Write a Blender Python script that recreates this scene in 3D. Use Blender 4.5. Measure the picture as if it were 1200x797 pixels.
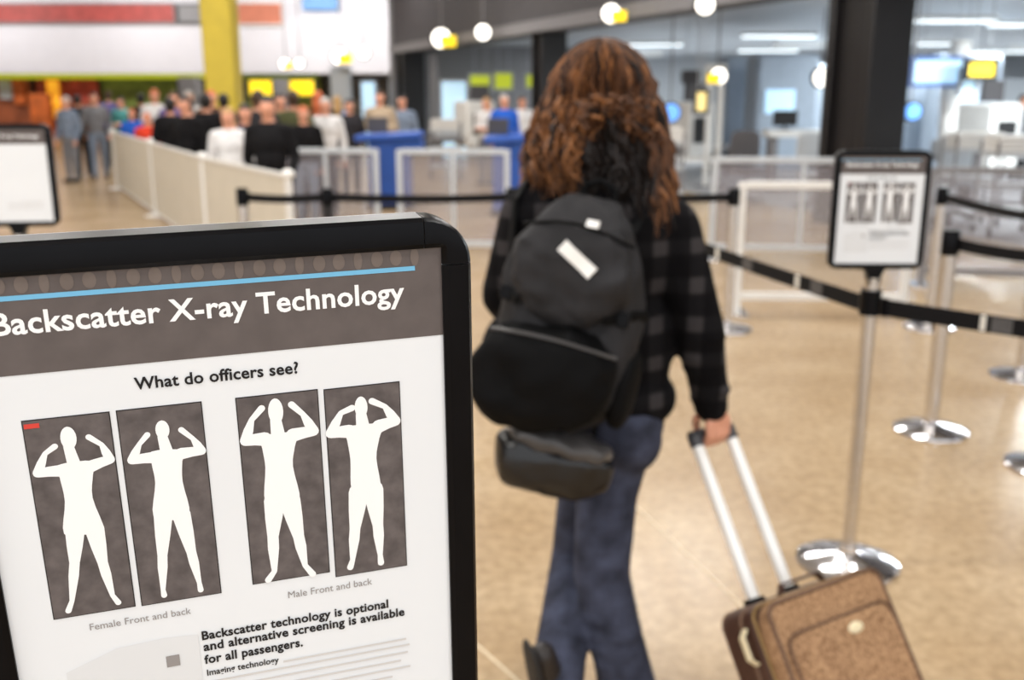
import bpy, bmesh, math, random
from mathutils import Vector, Matrix
random.seed(7)
V = Vector
for o in list(bpy.data.objects): bpy.data.objects.remove(o)
scene = bpy.context.scene
col = scene.collection

# ------------------------------------------------------------------ camera
F, CAMH = 1150.0, 1.60
PITCH = math.atan(285.0 / 1150.0)
cd = bpy.data.cameras.new('camera'); cam = bpy.data.objects.new('camera', cd); col.objects.link(cam)
cam.location = (0, 0, CAMH); cam.rotation_euler = (math.pi/2 - PITCH, 0, 0)
cd.sensor_width = 36; cd.lens = F*36/1200; cd.clip_start = 0.05; cd.clip_end = 300
cd.dof.use_dof = True; cd.dof.focus_distance = 0.60; cd.dof.aperture_fstop = 7.0
scene.camera = cam
# ------------------------------------------------------------------ light
scene.view_settings.view_transform = 'Standard'; scene.view_settings.look = 'None'
scene.view_settings.gamma = 1.0; scene.view_settings.use_curve_mapping = False
scene.view_settings.exposure = 0.0
w = bpy.data.worlds.new('daylight'); scene.world = w; w.use_nodes = True
w.node_tree.nodes['Background'].inputs[0].default_value = (0.95, 0.97, 1.0, 1)
w.node_tree.nodes['Background'].inputs[1].default_value = 1.5
HALL_LAMPS = [(x, y) for y in (-1.5, 3.0, 8.0, 14.0, 21.0, 29.0) for x in (-7.5, -2.4, 2.4)]
def area_light(name, loc, sx, sy, power, colr=(1, .975, .945)):
    l = bpy.data.lights.new(name, 'AREA'); l.shape = 'RECTANGLE'; l.size = sx; l.size_y = sy
    l.energy = power; l.color = colr
    o = bpy.data.objects.new(name, l); o.location = loc; col.objects.link(o); return o
for x, y in HALL_LAMPS:
    if x - 0.5 > 4.7 - (y - 12.7)*0.42: continue
    area_light('hall_lamp_light', (x, y, 5.86), 2.3, .55, 125 if y < 6 else 200)
FASCIA_FILLS = [(-21, 37.5), (-14.5, 37.5), (-8, 37.5), (-3.6, 37.5)]  # unseen lamps added to brighten the white fascia
for x, y in FASCIA_FILLS:
    area_light('fascia_fill_light', (x, y, 5.7), 2.6, .3, 190).rotation_euler = (math.radians(52), 0, 0)

# ------------------------------------------------------------------ picture geometry
_up = V((0, math.sin(PITCH), math.cos(PITCH))); _fw = V((0, math.cos(PITCH), -math.sin(PITCH)))
CP = V((0, 0, CAMH))
def ray(px, py): return V(((px-600)/F, 0, 0)) + _up*((398.5-py)/F) + _fw
def G(px, py, z=0.0):
    d = ray(px, py); return CP + d*((z-CAMH)/d.z)
def PY(px, py, Y):
    d = ray(px, py); return CP + d*(Y/d.y)

# ------------------------------------------------------------------ materials
def lin(c):
    return tuple(((v/255)/12.92 if v/255 <= .04045 else ((v/255+.055)/1.055)**2.4) for v in c)
MATS = {}
def mat(name, c, rough=.5, metal=0., nscale=8., amt=.06, bump=0., emis=0., alpha=1., trans=0., coat=0., c2=None, spec=None):
    if name in MATS: return MATS[name]
    m = bpy.data.materials.new(name); m.use_nodes = True; nt = m.node_tree; b = nt.nodes['Principled BSDF']
    L = lin(c)
    tc = nt.nodes.new('ShaderNodeTexCoord'); no = nt.nodes.new('ShaderNodeTexNoise')
    no.inputs['Scale'].default_value = nscale; no.inputs['Detail'].default_value = 4
    nt.links.new(tc.outputs['Object'], no.inputs['Vector'])
    cr = nt.nodes.new('ShaderNodeValToRGB')
    lo = tuple(v*(1-amt) for v in L); hi = tuple(min(1, v*(1+amt)) for v in L)
    if c2: hi = lin(c2); lo = L
    cr.color_ramp.elements[0].position = .3; cr.color_ramp.elements[1].position = .7
    cr.color_ramp.elements[0].color = (*lo, 1); cr.color_ramp.elements[1].color = (*hi, 1)
    nt.links.new(no.outputs['Fac'], cr.inputs['Fac']); nt.links.new(cr.outputs['Color'], b.inputs['Base Color'])
    b.inputs['Roughness'].default_value = rough; b.inputs['Metallic'].default_value = metal
    b.inputs['Alpha'].default_value = alpha; b.inputs['Transmission Weight'].default_value = trans
    b.inputs['Coat Weight'].default_value = coat
    if spec is not None: b.inputs['Specular IOR Level'].default_value = spec
    if emis:
        nt.links.new(cr.outputs['Color'], b.inputs['Emission Color']); b.inputs['Emission Strength'].default_value = emis
    if bump:
        bp = nt.nodes.new('ShaderNodeBump'); bp.inputs['Strength'].default_value = bump; bp.inputs['Distance'].default_value = .01
        nt.links.new(no.outputs['Fac'], bp.inputs['Height']); nt.links.new(bp.outputs['Normal'], b.inputs['Normal'])
    MATS[name] = m; return m

def terrazzo():
    m = bpy.data.materials.new('terrazzo'); m.use_nodes = True; nt = m.node_tree; b = nt.nodes['Principled BSDF']
    N = nt.nodes.new; Lk = nt.links.new
    tc = N('ShaderNodeTexCoord')
    n1 = N('ShaderNodeTexNoise'); n1.inputs['Scale'].default_value = 1.6; n1.inputs['Detail'].default_value = 6
    n2 = N('ShaderNodeTexNoise'); n2.inputs['Scale'].default_value = 22; n2.inputs['Detail'].default_value = 5
    vo = N('ShaderNodeTexVoronoi'); vo.inputs['Scale'].default_value = 70
    for n in (n1, n2, vo): Lk(tc.outputs['Object'], n.inputs['Vector'])
    r1 = N('ShaderNodeValToRGB')
    r1.color_ramp.elements[0].position = .32; r1.color_ramp.elements[0].color = (*lin((166, 140, 106)), 1)
    r1.color_ramp.elements[1].position = .68; r1.color_ramp.elements[1].color = (*lin((186, 163, 131)), 1)
    Lk(n1.outputs['Fac'], r1.inputs['Fac'])
    r2 = N('ShaderNodeValToRGB')
    r2.color_ramp.elements[0].position = .35; r2.color_ramp.elements[0].color = (.80, .77, .72, 1)
    r2.color_ramp.elements[1].position = .65; r2.color_ramp.elements[1].color = (1.06, 1.05, 1.03, 1)
    Lk(n2.outputs['Fac'], r2.inputs['Fac'])
    mx = N('ShaderNodeMix'); mx.data_type = 'RGBA'; mx.blend_type = 'MULTIPLY'; mx.inputs[0].default_value = 1
    Lk(r1.outputs['Color'], mx.inputs[6]); Lk(r2.outputs['Color'], mx.inputs[7])
    r3 = N('ShaderNodeValToRGB')
    r3.color_ramp.elements[0].position = .0; r3.color_ramp.elements[0].color = (.84, .82, .8, 1)
    r3.color_ramp.elements[1].position = .45; r3.color_ramp.elements[1].color = (1, 1, 1, 1)
    Lk(vo.outputs['Distance'], r3.inputs['Fac'])
    my = N('ShaderNodeMix'); my.data_type = 'RGBA'; my.blend_type = 'MULTIPLY'; my.inputs[0].default_value = 1
    Lk(mx.outputs[2], my.inputs[6]); Lk(r3.outputs['Color'], my.inputs[7])
    Lk(my.outputs[2], b.inputs['Base Color'])
    b.inputs['Roughness'].default_value = .26; b.inputs['Specular IOR Level'].default_value = .5
    return m

def plaid():
    m = bpy.data.materials.new('dark_plaid'); m.use_nodes = True; nt = m.node_tree; b = nt.nodes['Principled BSDF']
    N = nt.nodes.new; Lk = nt.links.new
    tc = N('ShaderNodeTexCoord'); outs = []
    for ax in ('X', 'Z'):
        wv = N('ShaderNodeTexWave'); wv.bands_direction = ax; wv.inputs['Scale'].default_value = 3.4
        wv.inputs['Distortion'].default_value = .9; wv.inputs['Detail'].default_value = 1
        Lk(tc.outputs['Object'], wv.inputs['Vector'])
        r = N('ShaderNodeValToRGB'); r.color_ramp.elements[0].position = .55; r.color_ramp.elements[1].position = .75
        r.color_ramp.elements[0].color = (.0, .0, .0, 1); r.color_ramp.elements[1].color = (.5, .5, .5, 1)
        Lk(wv.outputs['Fac'], r.inputs['Fac']); outs.append(r)
    ad = N('ShaderNodeMix'); ad.data_type = 'RGBA'; ad.blend_type = 'ADD'; ad.inputs[0].default_value = 1
    Lk(outs[0].outputs['Color'], ad.inputs[6]); Lk(outs[1].outputs['Color'], ad.inputs[7])
    r = N('ShaderNodeValToRGB'); e = r.color_ramp.elements
    e[0].position = 0; e[0].color = (*lin((6, 5, 7)), 1); e[1].position = 1; e[1].color = (*lin((54, 51, 52)), 1)
    k = e.new(.5); k.color = (*lin((17, 16, 18)), 1)
    Lk(ad.outputs[2], r.inputs['Fac']); Lk(r.outputs['Color'], b.inputs['Base Color'])
    b.inputs['Roughness'].default_value = .95; b.inputs['Specular IOR Level'].default_value = .15
    return m

def hair_mat(name, a, bcol):
    m = bpy.data.materials.new(name); m.use_nodes = True; nt = m.node_tree; b = nt.nodes['Principled BSDF']
    N = nt.nodes.new; Lk = nt.links.new
    tc = N('ShaderNodeTexCoord'); mp = N('ShaderNodeMapping'); mp.inputs['Scale'].default_value = (70, 70, 7)
    no = N('ShaderNodeTexNoise'); no.inputs['Scale'].default_value = 1.2; no.inputs['Detail'].default_value = 5
    Lk(tc.outputs['Object'], mp.inputs['Vector']); Lk(mp.outputs['Vector'], no.inputs['Vector'])
    r = N('ShaderNodeValToRGB'); r.color_ramp.elements[0].position = .32; r.color_ramp.elements[1].position = .7
    r.color_ramp.elements[0].color = (*lin(a), 1); r.color_ramp.elements[1].color = (*lin(bcol), 1)
    Lk(no.outputs['Fac'], r.inputs['Fac']); Lk(r.outputs['Color'], b.inputs['Base Color'])
    bp = N('ShaderNodeBump'); bp.inputs['Strength'].default_value = .6; bp.inputs['Distance'].default_value = .004
    Lk(no.outputs['Fac'], bp.inputs['Height']); Lk(bp.outputs['Normal'], b.inputs['Normal'])
    b.inputs['Roughness'].default_value = .5; b.inputs['Specular IOR Level'].default_value = .35
    return m

def tweed():
    m = bpy.data.materials.new('brown_tweed'); m.use_nodes = True; nt = m.node_tree; b = nt.nodes['Principled BSDF']
    N = nt.nodes.new; Lk = nt.links.new
    tc = N('ShaderNodeTexCoord'); ck = N('ShaderNodeTexNoise'); ck.inputs['Scale'].default_value = 130; ck.inputs['Detail'].default_value = 3
    n2 = N('ShaderNodeTexNoise'); n2.inputs['Scale'].default_value = 14
    Lk(tc.outputs['Object'], ck.inputs['Vector']); Lk(tc.outputs['Object'], n2.inputs['Vector'])
    r = N('ShaderNodeValToRGB'); r.color_ramp.elements[0].position = .34; r.color_ramp.elements[1].position = .66
    r.color_ramp.elements[0].color = (*lin((126, 94, 68)), 1); r.color_ramp.elements[1].color = (*lin((186, 150, 116)), 1)
    Lk(ck.outputs['Fac'], r.inputs['Fac'])
    r2 = N('ShaderNodeValToRGB'); r2.color_ramp.elements[0].color = (.78, .74, .72, 1); r2.color_ramp.elements[1].color = (1.1, 1.1, 1.05, 1)
    Lk(n2.outputs['Fac'], r2.inputs['Fac'])
    mx = N('ShaderNodeMix'); mx.data_type = 'RGBA'; mx.blend_type = 'MULTIPLY'; mx.inputs[0].default_value = 1
    Lk(r.outputs['Color'], mx.inputs[6]); Lk(r2.outputs['Color'], mx.inputs[7]); Lk(mx.outputs[2], b.inputs['Base Color'])
    b.inputs['Roughness'].default_value = .9; b.inputs['Specular IOR Level'].default_value = .2
    return m

M_TERR = terrazzo(); M_PLAID = plaid(); M_TWEED = tweed()
M_HAIR = [hair_mat('hair_dark', (14, 9, 8), (30, 18, 13)), hair_mat('hair_auburn', (54, 33, 21), (108, 69, 42)), hair_mat('hair_light', (98, 60, 34), (162, 108, 64))]
M_BLACK = mat('black_plastic', (9, 9, 12), .3, nscale=40, amt=.15, spec=.12)
M_BLACKM = mat('black_matte', (20, 19, 21), .6, nscale=20, amt=.2)
M_PAPER = mat('white_paper', (233, 236, 239), .6, amt=.01, spec=.3)
M_HEAD = mat('header_grey', (98, 90, 88), .5, nscale=60, amt=.10, spec=.3)
M_GHOST = mat('header_faint_brown', (116, 105, 99), .5, nscale=60, amt=.08, spec=.3)
M_INKW = mat('white_ink', (250, 250, 250), .6, amt=.0, spec=.3)
M_INKB = mat('black_ink', (28, 26, 28), .6, amt=.0, spec=.3)
M_INKG = mat('grey_ink', (150, 145, 143), .6, amt=.0, spec=.3)
M_INKL = mat('pale_grey_ink', (212, 209, 207), .6, amt=.0, spec=.3)
M_BLUE = mat('light_blue_ink', (120, 190, 228), .6, amt=.03, spec=.3)
M_SCAN = mat('scan_grey', (96, 89, 88), .6, nscale=90, amt=.28, spec=.3)
M_SCANE = mat('scan_edge', (44, 40, 40), .6, amt=.1, spec=.3)
M_RED = mat('red_ink', (214, 70, 60), .6, amt=.05, spec=.3)
M_CHROME = mat('brushed_steel', (212, 208, 204), .22, 1.0, nscale=30, amt=.05)
M_CHROMEB = mat('polished_steel_base', (226, 226, 230), .12, 1.0, nscale=30, amt=.03)
M_SEAM = mat('seam_silver', (200, 198, 196), .35, .6)
M_BELT = mat('black_webbing', (16, 15, 17), .75, nscale=120, amt=.25, spec=.2)
M_WHITE = mat('white_paint', (232, 230, 226), .45, amt=.03)
M_WALLW = mat('white_wall', (222, 220, 226), .7, nscale=2, amt=.02)
M_BEIGE = mat('beige_panel', (212, 204, 188), .6, nscale=3, amt=.04)
M_GREY = mat('mid_grey_paint', (128, 126, 128), .5, amt=.05)
M_DGREY = mat('dark_grey_wall', (74, 71, 73), .6, nscale=3, amt=.08)
M_COL = mat('black_column_cladding', (22, 19, 20), .42, nscale=2, amt=.15)
M_LGREY = mat('light_grey_paint', (186, 190, 194), .5, amt=.04)
M_PBLUE = mat('pale_blue_grey', (168, 180, 194), .4, amt=.05)
M_YEL = mat('yellow_column_paint', (196, 172, 52), .5, nscale=4, amt=.08)
M_GLASS = mat('acrylic_panel', (158, 152, 158), .12, amt=.02, alpha=.30)
M_GLASSC = mat('clear_acrylic_panel', (206, 202, 200), .1, amt=.02, alpha=.10)
M_POD = mat('blue_laminate', (38, 84, 172), .4, nscale=6, amt=.1)
M_SKIN = mat('skin', (214, 152, 124), .5, nscale=30, amt=.05)
M_DENIM = mat('blue_denim', (36, 38, 48), .9, nscale=16, amt=.3, bump=.2, c2=(68, 72, 90), spec=.2)
M_SHOE = mat('dark_shoe_leather', (36, 30, 28), .5)
M_LAMP = mat('lamp_white', (255, 250, 240), .5, amt=0, emis=3)
M_TUBE = mat('fluorescent_white', (240, 250, 255), .5, amt=0, emis=1.6)
M_LYEL = mat('lit_yellow', (250, 214, 20), .5, amt=0, emis=.9)
M_LGRN = mat('lit_yellow_green', (196, 206, 50), .5, amt=0, emis=.55)
M_SCR = mat('lit_pale_blue', (190, 224, 246), .5, amt=.02, emis=.7)
M_LBLUE = mat('lit_blue', (110, 170, 250), .5, amt=0, emis=1.0)
M_SUITD = mat('brown_leatherette', (72, 44, 32), .55, nscale=60, amt=.15, bump=.1)
M_PIPE = mat('dark_brown_piping', (98, 70, 50), .6)
M_ALU = mat('handle_aluminium', (244, 243, 240), .35, .1, amt=.02)
M_CREAM = mat('cream_enamel', (226, 212, 176), .35, amt=.03)
M_PACK = mat('charcoal_nylon', (34, 33, 35), .7, nscale=16, amt=.25, bump=.25, spec=.3)
M_PACKB = mat('black_nylon', (6, 6, 7), .7, nscale=18, amt=.3, bump=.3, spec=.12)
M_BAG = mat('black_glossy_vinyl', (14, 13, 14), .24, nscale=9, amt=.2, bump=.15)

# ------------------------------------------------------------------ mesh building
class MB:
    def __init__(s): s.v = []; s.f = []; s.m = []
    def add(s, vs, fs, m=0):
        o = len(s.v); s.v += [V(p) for p in vs]; s.f += [tuple(i+o for i in f) for f in fs]; s.m += [m]*len(fs)
    def box(s, c, d, R=None, m=0):
        c = V(c); hx, hy, hz = d[0]/2, d[1]/2, d[2]/2
        vs = [V((x*hx, y*hy, z*hz)) for z in (-1, 1) for x, y in ((-1, -1), (1, -1), (1, 1), (-1, 1))]
        if R is not None: vs = [R @ p for p in vs]
        s.add([p + c for p in vs], [(3, 2, 1, 0), (4, 5, 6, 7), (0, 1, 5, 4), (1, 2, 6, 5), (2, 3, 7, 6), (3, 0, 4, 7)], m); return s
    def b2(s, x0, x1, y0, y1, z0, z1, m=0):
        return s.box(((x0+x1)/2, (y0+y1)/2, (z0+z1)/2), (x1-x0, y1-y0, z1-z0), None, m)
    def tube(s, pts, r, n=10, m=0, cap=True, flat=None):
        pts = [V(p) for p in pts]; k = len(pts); rr = r if isinstance(r, (list, tuple)) else [r]*k
        vs = []; ref = None
        for i, p in enumerate(pts):
            t = (pts[min(i+1, k-1)] - pts[max(i-1, 0)]).normalized()
            if ref is None:
                ref = V((0, 0, 1)) if abs(t.z) < .9 else V((1, 0, 0))
                if flat is not None: ref = V(flat)
            a = (ref - t*ref.dot(t))
            a = a.normalized() if a.length > 1e-6 else t.orthogonal().normalized()
            ref = a; b = t.cross(a)
            q = rr[i]
            ra, rb = q if isinstance(q, (tuple, list)) else (q, q)
            for j in range(n):
                an = 2*math.pi*j/n; vs.append(p + a*math.cos(an)*ra + b*math.sin(an)*rb)
        fs = [(i*n+j, i*n+(j+1) % n, (i+1)*n+(j+1) % n, (i+1)*n+j) for i in range(k-1) for j in range(n)]
        if cap: fs += [tuple(range(n))[::-1], tuple((k-1)*n+j for j in range(n))]
        s.add(vs, fs, m); return s
    def cap(s, p, q, r1, r2, n=12, m=0):           # capsule with round ends
        p, q = V(p), V(q); d = (q-p)
        d = d.normalized() if d.length > 1e-6 else V((0, 0, 1))
        pts, rr = [], []
        for a in (-88, -60, -30, 0): pts.append(p + d*r1*math.sin(math.radians(a))); rr.append(r1*math.cos(math.radians(a)))
        for a in (0, 30, 60, 88): pts.append(q + d*r2*math.sin(math.radians(a))); rr.append(r2*math.cos(math.radians(a)))
        return s.tube(pts, rr, n, m)
    def chain(s, pts, rr, n=12, m=0):
        for i in range(len(pts)-1): s.cap(pts[i], pts[i+1], rr[i], rr[i+1], n, m)
        return s
    def sbox(s, M, d, p=3.0, nu=28, nv=18, m=0):   # superellipsoid block
        def pw(x): return math.copysign(abs(x)**(2/p), x)
        vs = []
        for i in range(nv+1):
            th = -math.pi/2 + math.pi*i/nv
            for j in range(nu):
                ph = 2*math.pi*j/nu
                vs.append(M @ V((d[0]/2*pw(math.cos(th))*pw(math.cos(ph)), d[1]/2*pw(math.cos(th))*pw(math.sin(ph)), d[2]/2*pw(math.sin(th)))))
        fs = [(i*nu+j, i*nu+(j+1) % nu, (i+1)*nu+(j+1) % nu, (i+1)*nu+j) for i in range(nv) for j in range(nu)]
        s.add(vs, fs, m); return s
    def ell(s, c, r, R=None, m=0):
        M = Matrix.Translation(V(c)) @ (R.to_4x4() if R is not None else Matrix.Identity(4))
        return s.sbox(M, (2*r[0], 2*r[1], 2*r[2]), 2.0, 20, 12, m)
    def lathe(s, prof, n=32, c=(0, 0, 0), m=0):
        c = V(c); k = len(prof)
        vs = [c + V((r*math.cos(2*math.pi*j/n), r*math.sin(2*math.pi*j/n), z)) for r, z in prof for j in range(n)]
        fs = [(i*n+j, i*n+(j+1) % n, (i+1)*n+(j+1) % n, (i+1)*n+j) for i in range(k-1) for j in range(n)]
        fs += [tuple(range(n))[::-1], tuple((k-1)*n+j for j in range(n))]
        s.add(vs, fs, m); return s
    def prism(s, poly, z0, z1, M=None, m=0):
        n = len(poly); vs = [V((x, y, z)) for z in (z0, z1) for x, y in poly]
        if M is not None: vs = [M @ p for p in vs]
        s.add(vs, [tuple(range(n))[::-1], tuple(range(n, 2*n))] + [(i, (i+1) % n, n+(i+1) % n, n+i) for i in range(n)], m); return s
    def flat(s, poly, z, m=0):
        s.add([(x, y, z) for x, y in poly], [tuple(range(len(poly)))], m); return s
    def mesh(s, name, mats, ang=35, off=None):
        me = bpy.data.meshes.new(name)
        vs = s.v if off is None else [p - off for p in s.v]
        me.from_pydata([tuple(p) for p in vs], [], s.f)
        for mt in (mats if isinstance(mats, (list, tuple)) else [mats]): me.materials.append(mt)
        for i, p in enumerate(me.polygons): p.use_smooth = True; p.material_index = s.m[i]
        bm = bmesh.new(); bm.from_mesh(me); bmesh.ops.remove_doubles(bm, verts=bm.verts, dist=1e-6)
        bmesh.ops.recalc_face_normals(bm, faces=bm.faces); bm.to_mesh(me); bm.free()
        me.set_sharp_from_angle(angle=math.radians(ang)); me.update()
        return me
    def build(s, name, mats, parent=None, origin=None, bevel=0, ang=35, M=None):
        """local coordinates of the parent; origin: world point for a top-level mesh given in world coordinates"""
        off = None
        if origin is not None: off = V(origin)
        elif parent is not None and parent.get('_w'): off = V(parent['_w'])
        me = s.mesh(name, mats, ang, off); return link(name, me, parent, origin, bevel, M)
def link(name, me, parent=None, origin=None, bevel=0, M=None):
    o = bpy.data.objects.new(name, me); col.objects.link(o)
    if parent is not None:
        o.parent = parent
        if parent.get('_w'): o['_w'] = list(parent['_w'])
    if origin is not None: o.location = origin
    if M is not None: o.matrix_local = M
    if bevel:
        b = o.modifiers.new('bevel', 'BEVEL'); b.width = bevel; b.segments = 2; b.limit_method = 'ANGLE'; b.angle_limit = math.radians(50)
    return o
def tag(o, label, cat, group=None, kind=None):
    if label: o['label'] = label
    if cat: o['category'] = cat
    if group: o['group'] = group
    if kind: o['kind'] = kind
    return o
def thing(name, loc, label, cat, group=None, world=True, M=None):
    """Empty at the base; world=True: parts are given in world coordinates"""
    o = bpy.data.objects.new(name, None); col.objects.link(o); o.empty_display_size = .1
    if M is not None: o.matrix_world = M
    else: o.location = loc
    if world: o['_w'] = list(loc)
    return tag(o, label, cat, group)
def struct(name, mb, mats, bevel=0, ang=35):
    o = mb.build(name, mats, None, bevel=bevel, ang=ang); o['kind'] = 'structure'; return o
def copy_tree(o, parent=None):
    c = o.copy(); col.objects.link(c); c.parent = parent
    for ch in list(o.children): copy_tree(ch, c)
    return c
def remesh(mb, voxel, smooth=3, fac=.5):
    me = mb.mesh('tmp', []); o = bpy.data.objects.new('tmp', me); col.objects.link(o)
    r = o.modifiers.new('r', 'REMESH'); r.mode = 'VOXEL'; r.voxel_size = voxel
    if smooth:
        k = o.modifiers.new('s', 'SMOOTH'); k.iterations = smooth; k.factor = fac
    dg = bpy.context.evaluated_depsgraph_get(); dg.update()
    out = bpy.data.meshes.new_from_object(o.evaluated_get(dg)); bpy.data.objects.remove(o)
    out.materials.clear()
    for p in out.polygons: p.use_smooth = True
    return out
def text_mesh(body, bold=0.0, slant=0.0):
    cu = bpy.data.curves.new('t', 'FONT'); cu.body = body; cu.size = 1; cu.offset = bold; cu.resolution_u = 3
    cu.space_character = 1.0 + bold*1.5
    o = bpy.data.objects.new('t', cu); col.objects.link(o)
    dg = bpy.context.evaluated_depsgraph_get(); dg.update()
    me = bpy.data.meshes.new_from_object(o.evaluated_get(dg)); bpy.data.objects.remove(o); return me

# ================================================================== THE SETTING
# line of the security wall: columns stand on it, far left to near right
C_FAR, C_MID, C_BIG = V((-3.15, 31.5, 0)), V((.80, 22.0, 0)), V((4.42, 12.7, 0))
SD = (C_FAR - C_BIG).normalized(); SN = V((SD.y, -SD.x, 0))     # along the wall / into the security area
C_NEAR = C_BIG - SD*10.1
fl = MB(); fl.b2(-26, 32, -9, 47, -.12, 0)
floor = struct('floor', fl, M_TERR)
for a, b in ((G(560, 757), G(605, 797)), (G(765, 612), G(850, 692))):
    d = (b-a).normalized(); p, q = a - d*2.5, b + d*1.2
    n = V((-d.y, d.x, 0))*.0045
    mb = MB(); mb.add([p+n+V((0, 0, z)) for z in (-.002, .0012)] + [p-n+V((0, 0, z)) for z in (-.002, .0012)] + [q-n+V((0, 0, z)) for z in (-.002, .0012)] + [q+n+V((0, 0, z)) for z in (-.002, .0012)],
                      [(0, 2, 4, 6), (1, 7, 5, 3), (0, 1, 3, 2), (2, 3, 5, 4), (4, 5, 7, 6), (6, 7, 1, 0)])
    mb.build('divider_strip', mat('pale_strip', (206, 188, 158), .4), floor)
struct('ceiling', MB().b2(-26, 32, -4, 47, 6.0, 6.2), M_LGREY)
# far wall of the hall with the shop fronts
YF = 43.0
def rect_far(px0, px1, py0, py1, Y, t=.1):     # box facing the camera at depth Y, from picture measurements
    a, b = PY(px0, py1, Y), PY(px1, py0, Y); m_ = (py0+py1)/2; return (PY(px0, m_, Y).x, PY(px1, m_, Y).x, Y, Y+t, a.z, b.z)
struct('wall_back', MB().b2(-26, 32, YF+.6, YF+.8, 0, 6.0), M_WALLW)
x0, x1, y0, y1, z0, z1 = rect_far(-260, 476, 27, 86, YF-1.6, 2.0)
FZ = z0
struct('trim_1', MB().b2(x0, x1, y0, y1, z0, z1), M_WALLW)
x0, x1, y0, y1, z0, z1b = rect_far(-260, 476, -60, 27, YF-1.4, 1.8)
struct('trim_2', MB().b2(x0, x1, y0, y1, z1, 6.0), M_WALLW)
# soffit and fascia over the security openings
def wall_box(mb, a, b, n0, n1, z0, z1, m=0):   # box along the security wall from a to b (metres along SD from C_BIG)
    pts = [C_BIG + SD*s + SN*n for s, n in ((a, n0), (b, n0), (b, n1), (a, n1))]
    vs = [p + V((0, 0, z)) for z in (z0, z1) for p in pts]
    mb.add(vs, [(3, 2, 1, 0), (4, 5, 6, 7), (0, 1, 5, 4), (1, 2, 6, 5), (2, 3, 7, 6), (3, 0, 4, 7)], m); return mb
SL = (C_FAR - C_BIG).length
SOFF = 2.93
struct('wall_right', wall_box(MB(), -12, SL+.9, -.35, .35, SOFF, 6.0), M_DGREY)
struct('trim_3', wall_box(MB(), -12, SL+.9, -.42, -.35, SOFF-.02, SOFF+.22), M_GREY)
struct('trim_4', wall_box(MB(), SL+.55, SL+.92, -.4, 8, 0, 6.0), M_GREY)          # end wall beside the far column
def column(center, wdt, dep, label, m=M_COL, flange=True):
    t = thing('column', center, label, 'column', None, world=False)
    a = math.atan2(SD.y, SD.x)
    R = Matrix.Rotation(a, 3, 'Z')
    MB().box((0, 0, SOFF/2+.4), (wdt*.66, dep*.7, SOFF+.8), R).build('core', m, t)
    if flange:
        for s in (-1, 1):
            c = R @ V((s*wdt*.42, 0, 0))
            MB().box((c.x, c.y, SOFF/2+.4), (wdt*.16, dep, SOFF+.8), R).build('cladding_panel', m, t, bevel=.015)
    MB().box((0, 0, .07), (wdt*1.04, dep*1.04, .14), R).build('plinth', M_BLACKM, t)
    return t
column(C_BIG, .84, .62, 'massive black clad column standing behind the smaller sign stand')
column(C_MID, .55, .6, 'slim dark column half hidden behind the auburn hair')
column(C_FAR, .8, .7, 'black column at the far end of the dark fascia')
# security area behind the wall: ceiling, walls
def quad_slab(name, pts, z0, z1, m):
    mb = MB(); mb.prism([(p.x, p.y) for p in pts], z0, z1); return struct(name, mb, m)
A0 = C_BIG + SD*(SL+.5) + SN*.4; B0 = C_BIG - SD*12 + SN*.4
quad_slab('ceiling_security', [B0, V((31, B0.y, 0)), V((31, 42.9, 0)), V((A0.x+2, 42.9, 0)), A0], 3.2, 3.3, M_LGREY)
quad_slab('floor_security', [B0, V((31, B0.y, 0)), V((31, 42.9, 0)), V((A0.x+2, 42.9, 0)), A0], .0, .004, mat('neutral_bounce_grey', (146, 146, 148), .8, nscale=30, amt=.1))  # grey slab added so the floor bounces neutral light onto the security ceiling
struct('wall_security_back', MB().b2(-4, 31, 42.6, 42.9, 0, 3.2), M_LGREY)
struct('wall_security_side', MB().b2(24.0, 24.2, 2, 42.6, 0, 3.2), M_LGREY)
struct('wall_left', MB().b2(-26, -25.8, -4, 43, 0, 6.0), M_WALLW)

# hall ceiling luminaires (above the frame) that carry the lights set at the top
for i, (x, y) in enumerate(HALL_LAMPS):
    if x - 0.5 > 4.7 - (y - 12.7)*0.42: continue
    t = thing('ceiling_light', (x, y, 5.88), 'long rectangular luminaire recessed in the high hall ceiling', 'ceiling light', 'hall ceiling luminaires', world=False)
    mb = MB()
    for s in (-1, 1): mb.box((0, s*.31, .05), (2.5, .05, .14)); mb.box((s*1.22, 0, .05), (.06, .6, .14))
    mb.build('frame', M_WHITE, t)
    MB().box((0, 0, .09), (2.4, .58, .03)).build('diffuser', M_TUBE, t)

# fluorescent strips in the security ceiling
def strip(px, py, wpx, i, lab):
    p = G(px, py, 3.094); ln = wpx*p.y/F*.96
    t = thing('strip_light', p, lab, 'strip light', 'strip lights in the security ceiling', world=False)
    MB().box((0, 0, .06), (ln, .34, .08)).build('housing', M_WHITE, t)
    MB().box((0, 0, 0), (ln*.97, .26, .05)).build('tube', M_TUBE, t)
    a = area_light('strip_glow', (p.x, p.y, 3.02), ln, .3, 170, (.9, .97, 1))
SEC_FILLS = ((14, 18), (9, 30), (17, 32), (4, 36), (9, 14))  # fill lights added to brighten the security interior
strips = [(912, 43, 86), (900, 60, 70), (765, 53, 70), (1118, 25, 95), (1095, 52, 40), (1168, 61, 76), (590, 70, 40), (1180, 30, 40)]
SLAB = ['long white ceiling strip light above the white inspection table', 'white ceiling strip light behind the one above the white inspection table', 'white ceiling strip light beside the auburn hair', 'longest ceiling strip light right of the massive black column',
        'short ceiling strip light touching the massive black column', 'ceiling strip light above the yellow lit lane sign', 'faint ceiling strip light in the far opening above the officer', 'ceiling strip light behind the longest one, toward the right']
for i, s_ in enumerate(strips): strip(*s_, i, SLAB[i])
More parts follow.
